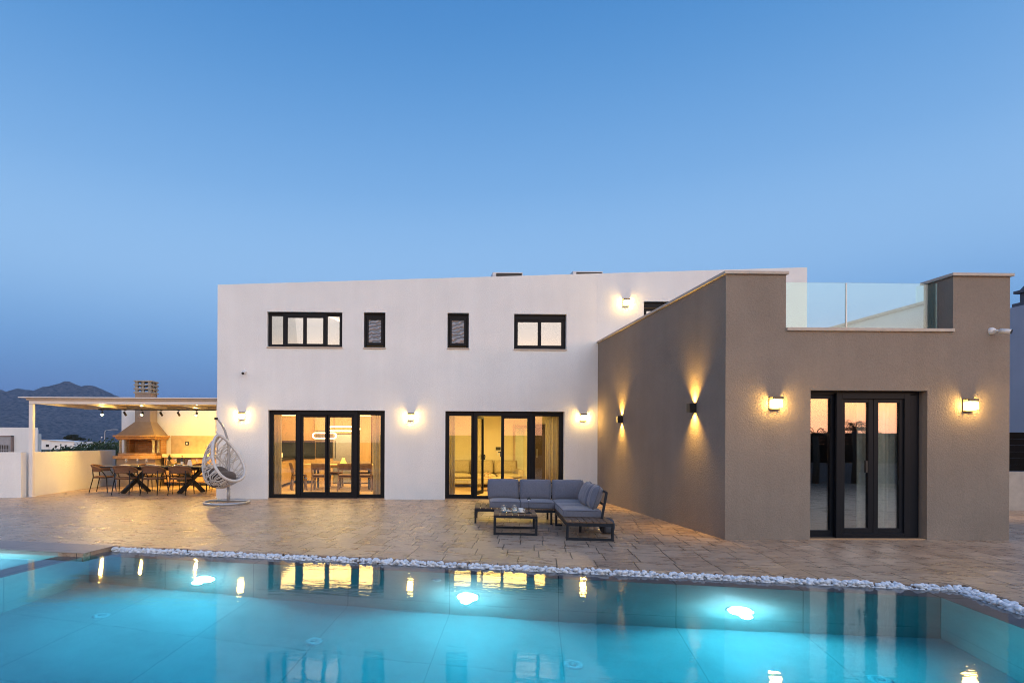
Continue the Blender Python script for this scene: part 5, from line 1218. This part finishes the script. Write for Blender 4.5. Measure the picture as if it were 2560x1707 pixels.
# right hand side of the annex
nr = thing('neighbour_house', 'neighbour house with blue skylight put into its wall colour at the right edge of the picture', 'house', (17.5,17,GZ))
mb = MB(); mb.prism([(18.15,8),(26,8),(26,17.2),(18.15,17.2)],GZ,5.62); mb.build('wall', BLUEW, nr, world=True)
mb = MB(); mb.box(18.4,18.95,16.6,17.15,5.62,5.78); mb.box(18.52,18.83,16.72,17.03,5.78,6.08); mb.box(18.42,18.93,16.62,17.13,6.08,6.16); mb.lathe([(.24,6.16),(.14,6.30),(0,6.34)], (18.675,16.875,0), 10); mb.build('chimney', mat('dark_chimney', (.10,.10,.12), .8), nr, world=True)
bwall('boundary_wall', 'low beige rendered wall behind the right corner of the annex', mat('beige_plaster', (.42,.38,.34), .9, bump=.4, bscale=70), ((9.9,12.5),(19,12.25)), .86)
fn = thing('slat_fence', 'black horizontal slat fence on the low wall behind the annex', 'fence', (13,12.55,.86))
mb = MB()
for k in range(6): z = .868+k*.145; mb.box(9.95,19,12.50,12.53,z,z+.1435)
mb.build('slat_panel', FENCE, fn, world=True)
for x in (10.0,12.5,15): mb = MB(); mb.box(x,x+.06,12.532,12.59,.862,1.74); mb.build('post', FENCE, fn, world=True)
lamp('side_path_light', 'SPOT', (11.5,11.2,2.2), 120, (1,.68,.34), (.1,.4,-1), spot_size=R(110), spot_blend=.9, shadow_soft_size=.05)
# behind the camera: what the glass mirrors
bwall('boundary_wall', 'low rendered garden wall behind the pool, mirrored in the glass doors', mat('dusk_plaster', (.30,.27,.26), .9, bump=.4, bscale=70), ((24,-4.2),(-22,-4.2)), .72)
fb = thing('slat_fence', 'dark horizontal slat fence on the garden wall, mirrored in the annex door', 'fence', (2,-4.25,.72))
mb = MB()
for k in range(8): z = .73+k*.145; mb.box(-2,24,-4.32,-4.29,z,z+.1435)
mb.build('slat_panel', FENCE, fb, world=True)
for k in range(14):
    mb = MB(); x = -2+k*2; mb.box(x,x+.07,-4.40,-4.322,.722,1.9); mb.build('post', FENCE, fb, world=True)
def palm(loc, h, n, label, seed):
    rnd = random.Random(seed); o = thing('palm_plant', label, 'palm', loc, 0, 'palms mirrored in the glass')
    mb = MB(); mb.tube([(0,0,0),(.05,0,h*.5),(.0,0,h)], [.12,.10,.09], 9); mb.build('trunk', BARK, o)
    mb = MB()
    for k in range(n):
        an = rnd.uniform(0,6.28); L = rnd.uniform(.8,1.35); el = rnd.uniform(.35,1.35); pts = []
        for i in range(9):
            s = i/8; r_ = L*s*cos(el); z = h+L*(s*sin(el)-.75*s*s); pts.append(V((r_*cos(an),r_*sin(an),z)))
        mb.tube(pts, .008, 4)
        for i in range(1,9):
            for sg in (1,-1):
                d = (pts[i]-pts[i-1]).normalized(); sd = d.cross(V((0,0,1))).normalized()*sg; e_ = pts[i]+sd*.20+d*.16+V((0,0,-.10)); mb.face([pts[i],pts[i]+d*.015,e_])
    mb.build('fronds', LEAFD, o, rec=False)
palm((16.3,-3.4,0), 1.95, 44, 'tall palm mirrored in the middle leaf of the annex door', 4); palm((14.9,-3.4,0), 1.75, 14, 'smaller palm mirrored in the left leaf of the annex door', 8)

# ------------------------------------------------------------------ evening air
HZ = bpy.data.materials.new('evening_air'); HZ.use_nodes = True; t = NT(HZ); t.n.remove(t.n['Principled BSDF'])
pv = t.add('ShaderNodeVolumePrincipled'); pv.inputs['Color'].default_value = (.34,.60,1,1); pv.inputs['Density'].default_value = .00009; pv.inputs['Anisotropy'].default_value = 0
t.link(pv.outputs[0], t.n['Material Output'].inputs['Volume'])
mb = MB(); mb.box(-6200,2500,-400,5200,-2.2,420); tag(mb.build('haze', HZ), kind='stuff', label='blue evening air between the terrace and the mountains', cat='haze')
import OpenImageIO as oiio,sys
b=oiio.ImageBuf('/workdir/render_main.png');p=b.get_pixels(oiio.FLOAT)
for n,(x,y) in dict(skytop=(100,20),skytopR=(900,20),skymid=(500,150),skylow=(500,255),skyL=(100,250),skyL2=(60,360),wall=(430,370),wallTL=(250,300),brownF=(760,480),brownS=(650,450),terr=(400,530),terrR=(850,565),poolNL=(60,650),poolmid=(480,640),poolR=(800,620),far=(650,600),mount=(50,420),lowwall=(10,470),lwwarm=(60,470)).items():
    q=p[y-3:y+4,x-3:x+4,:3].mean((0,1))*255; print(n,q.round().astype(int))
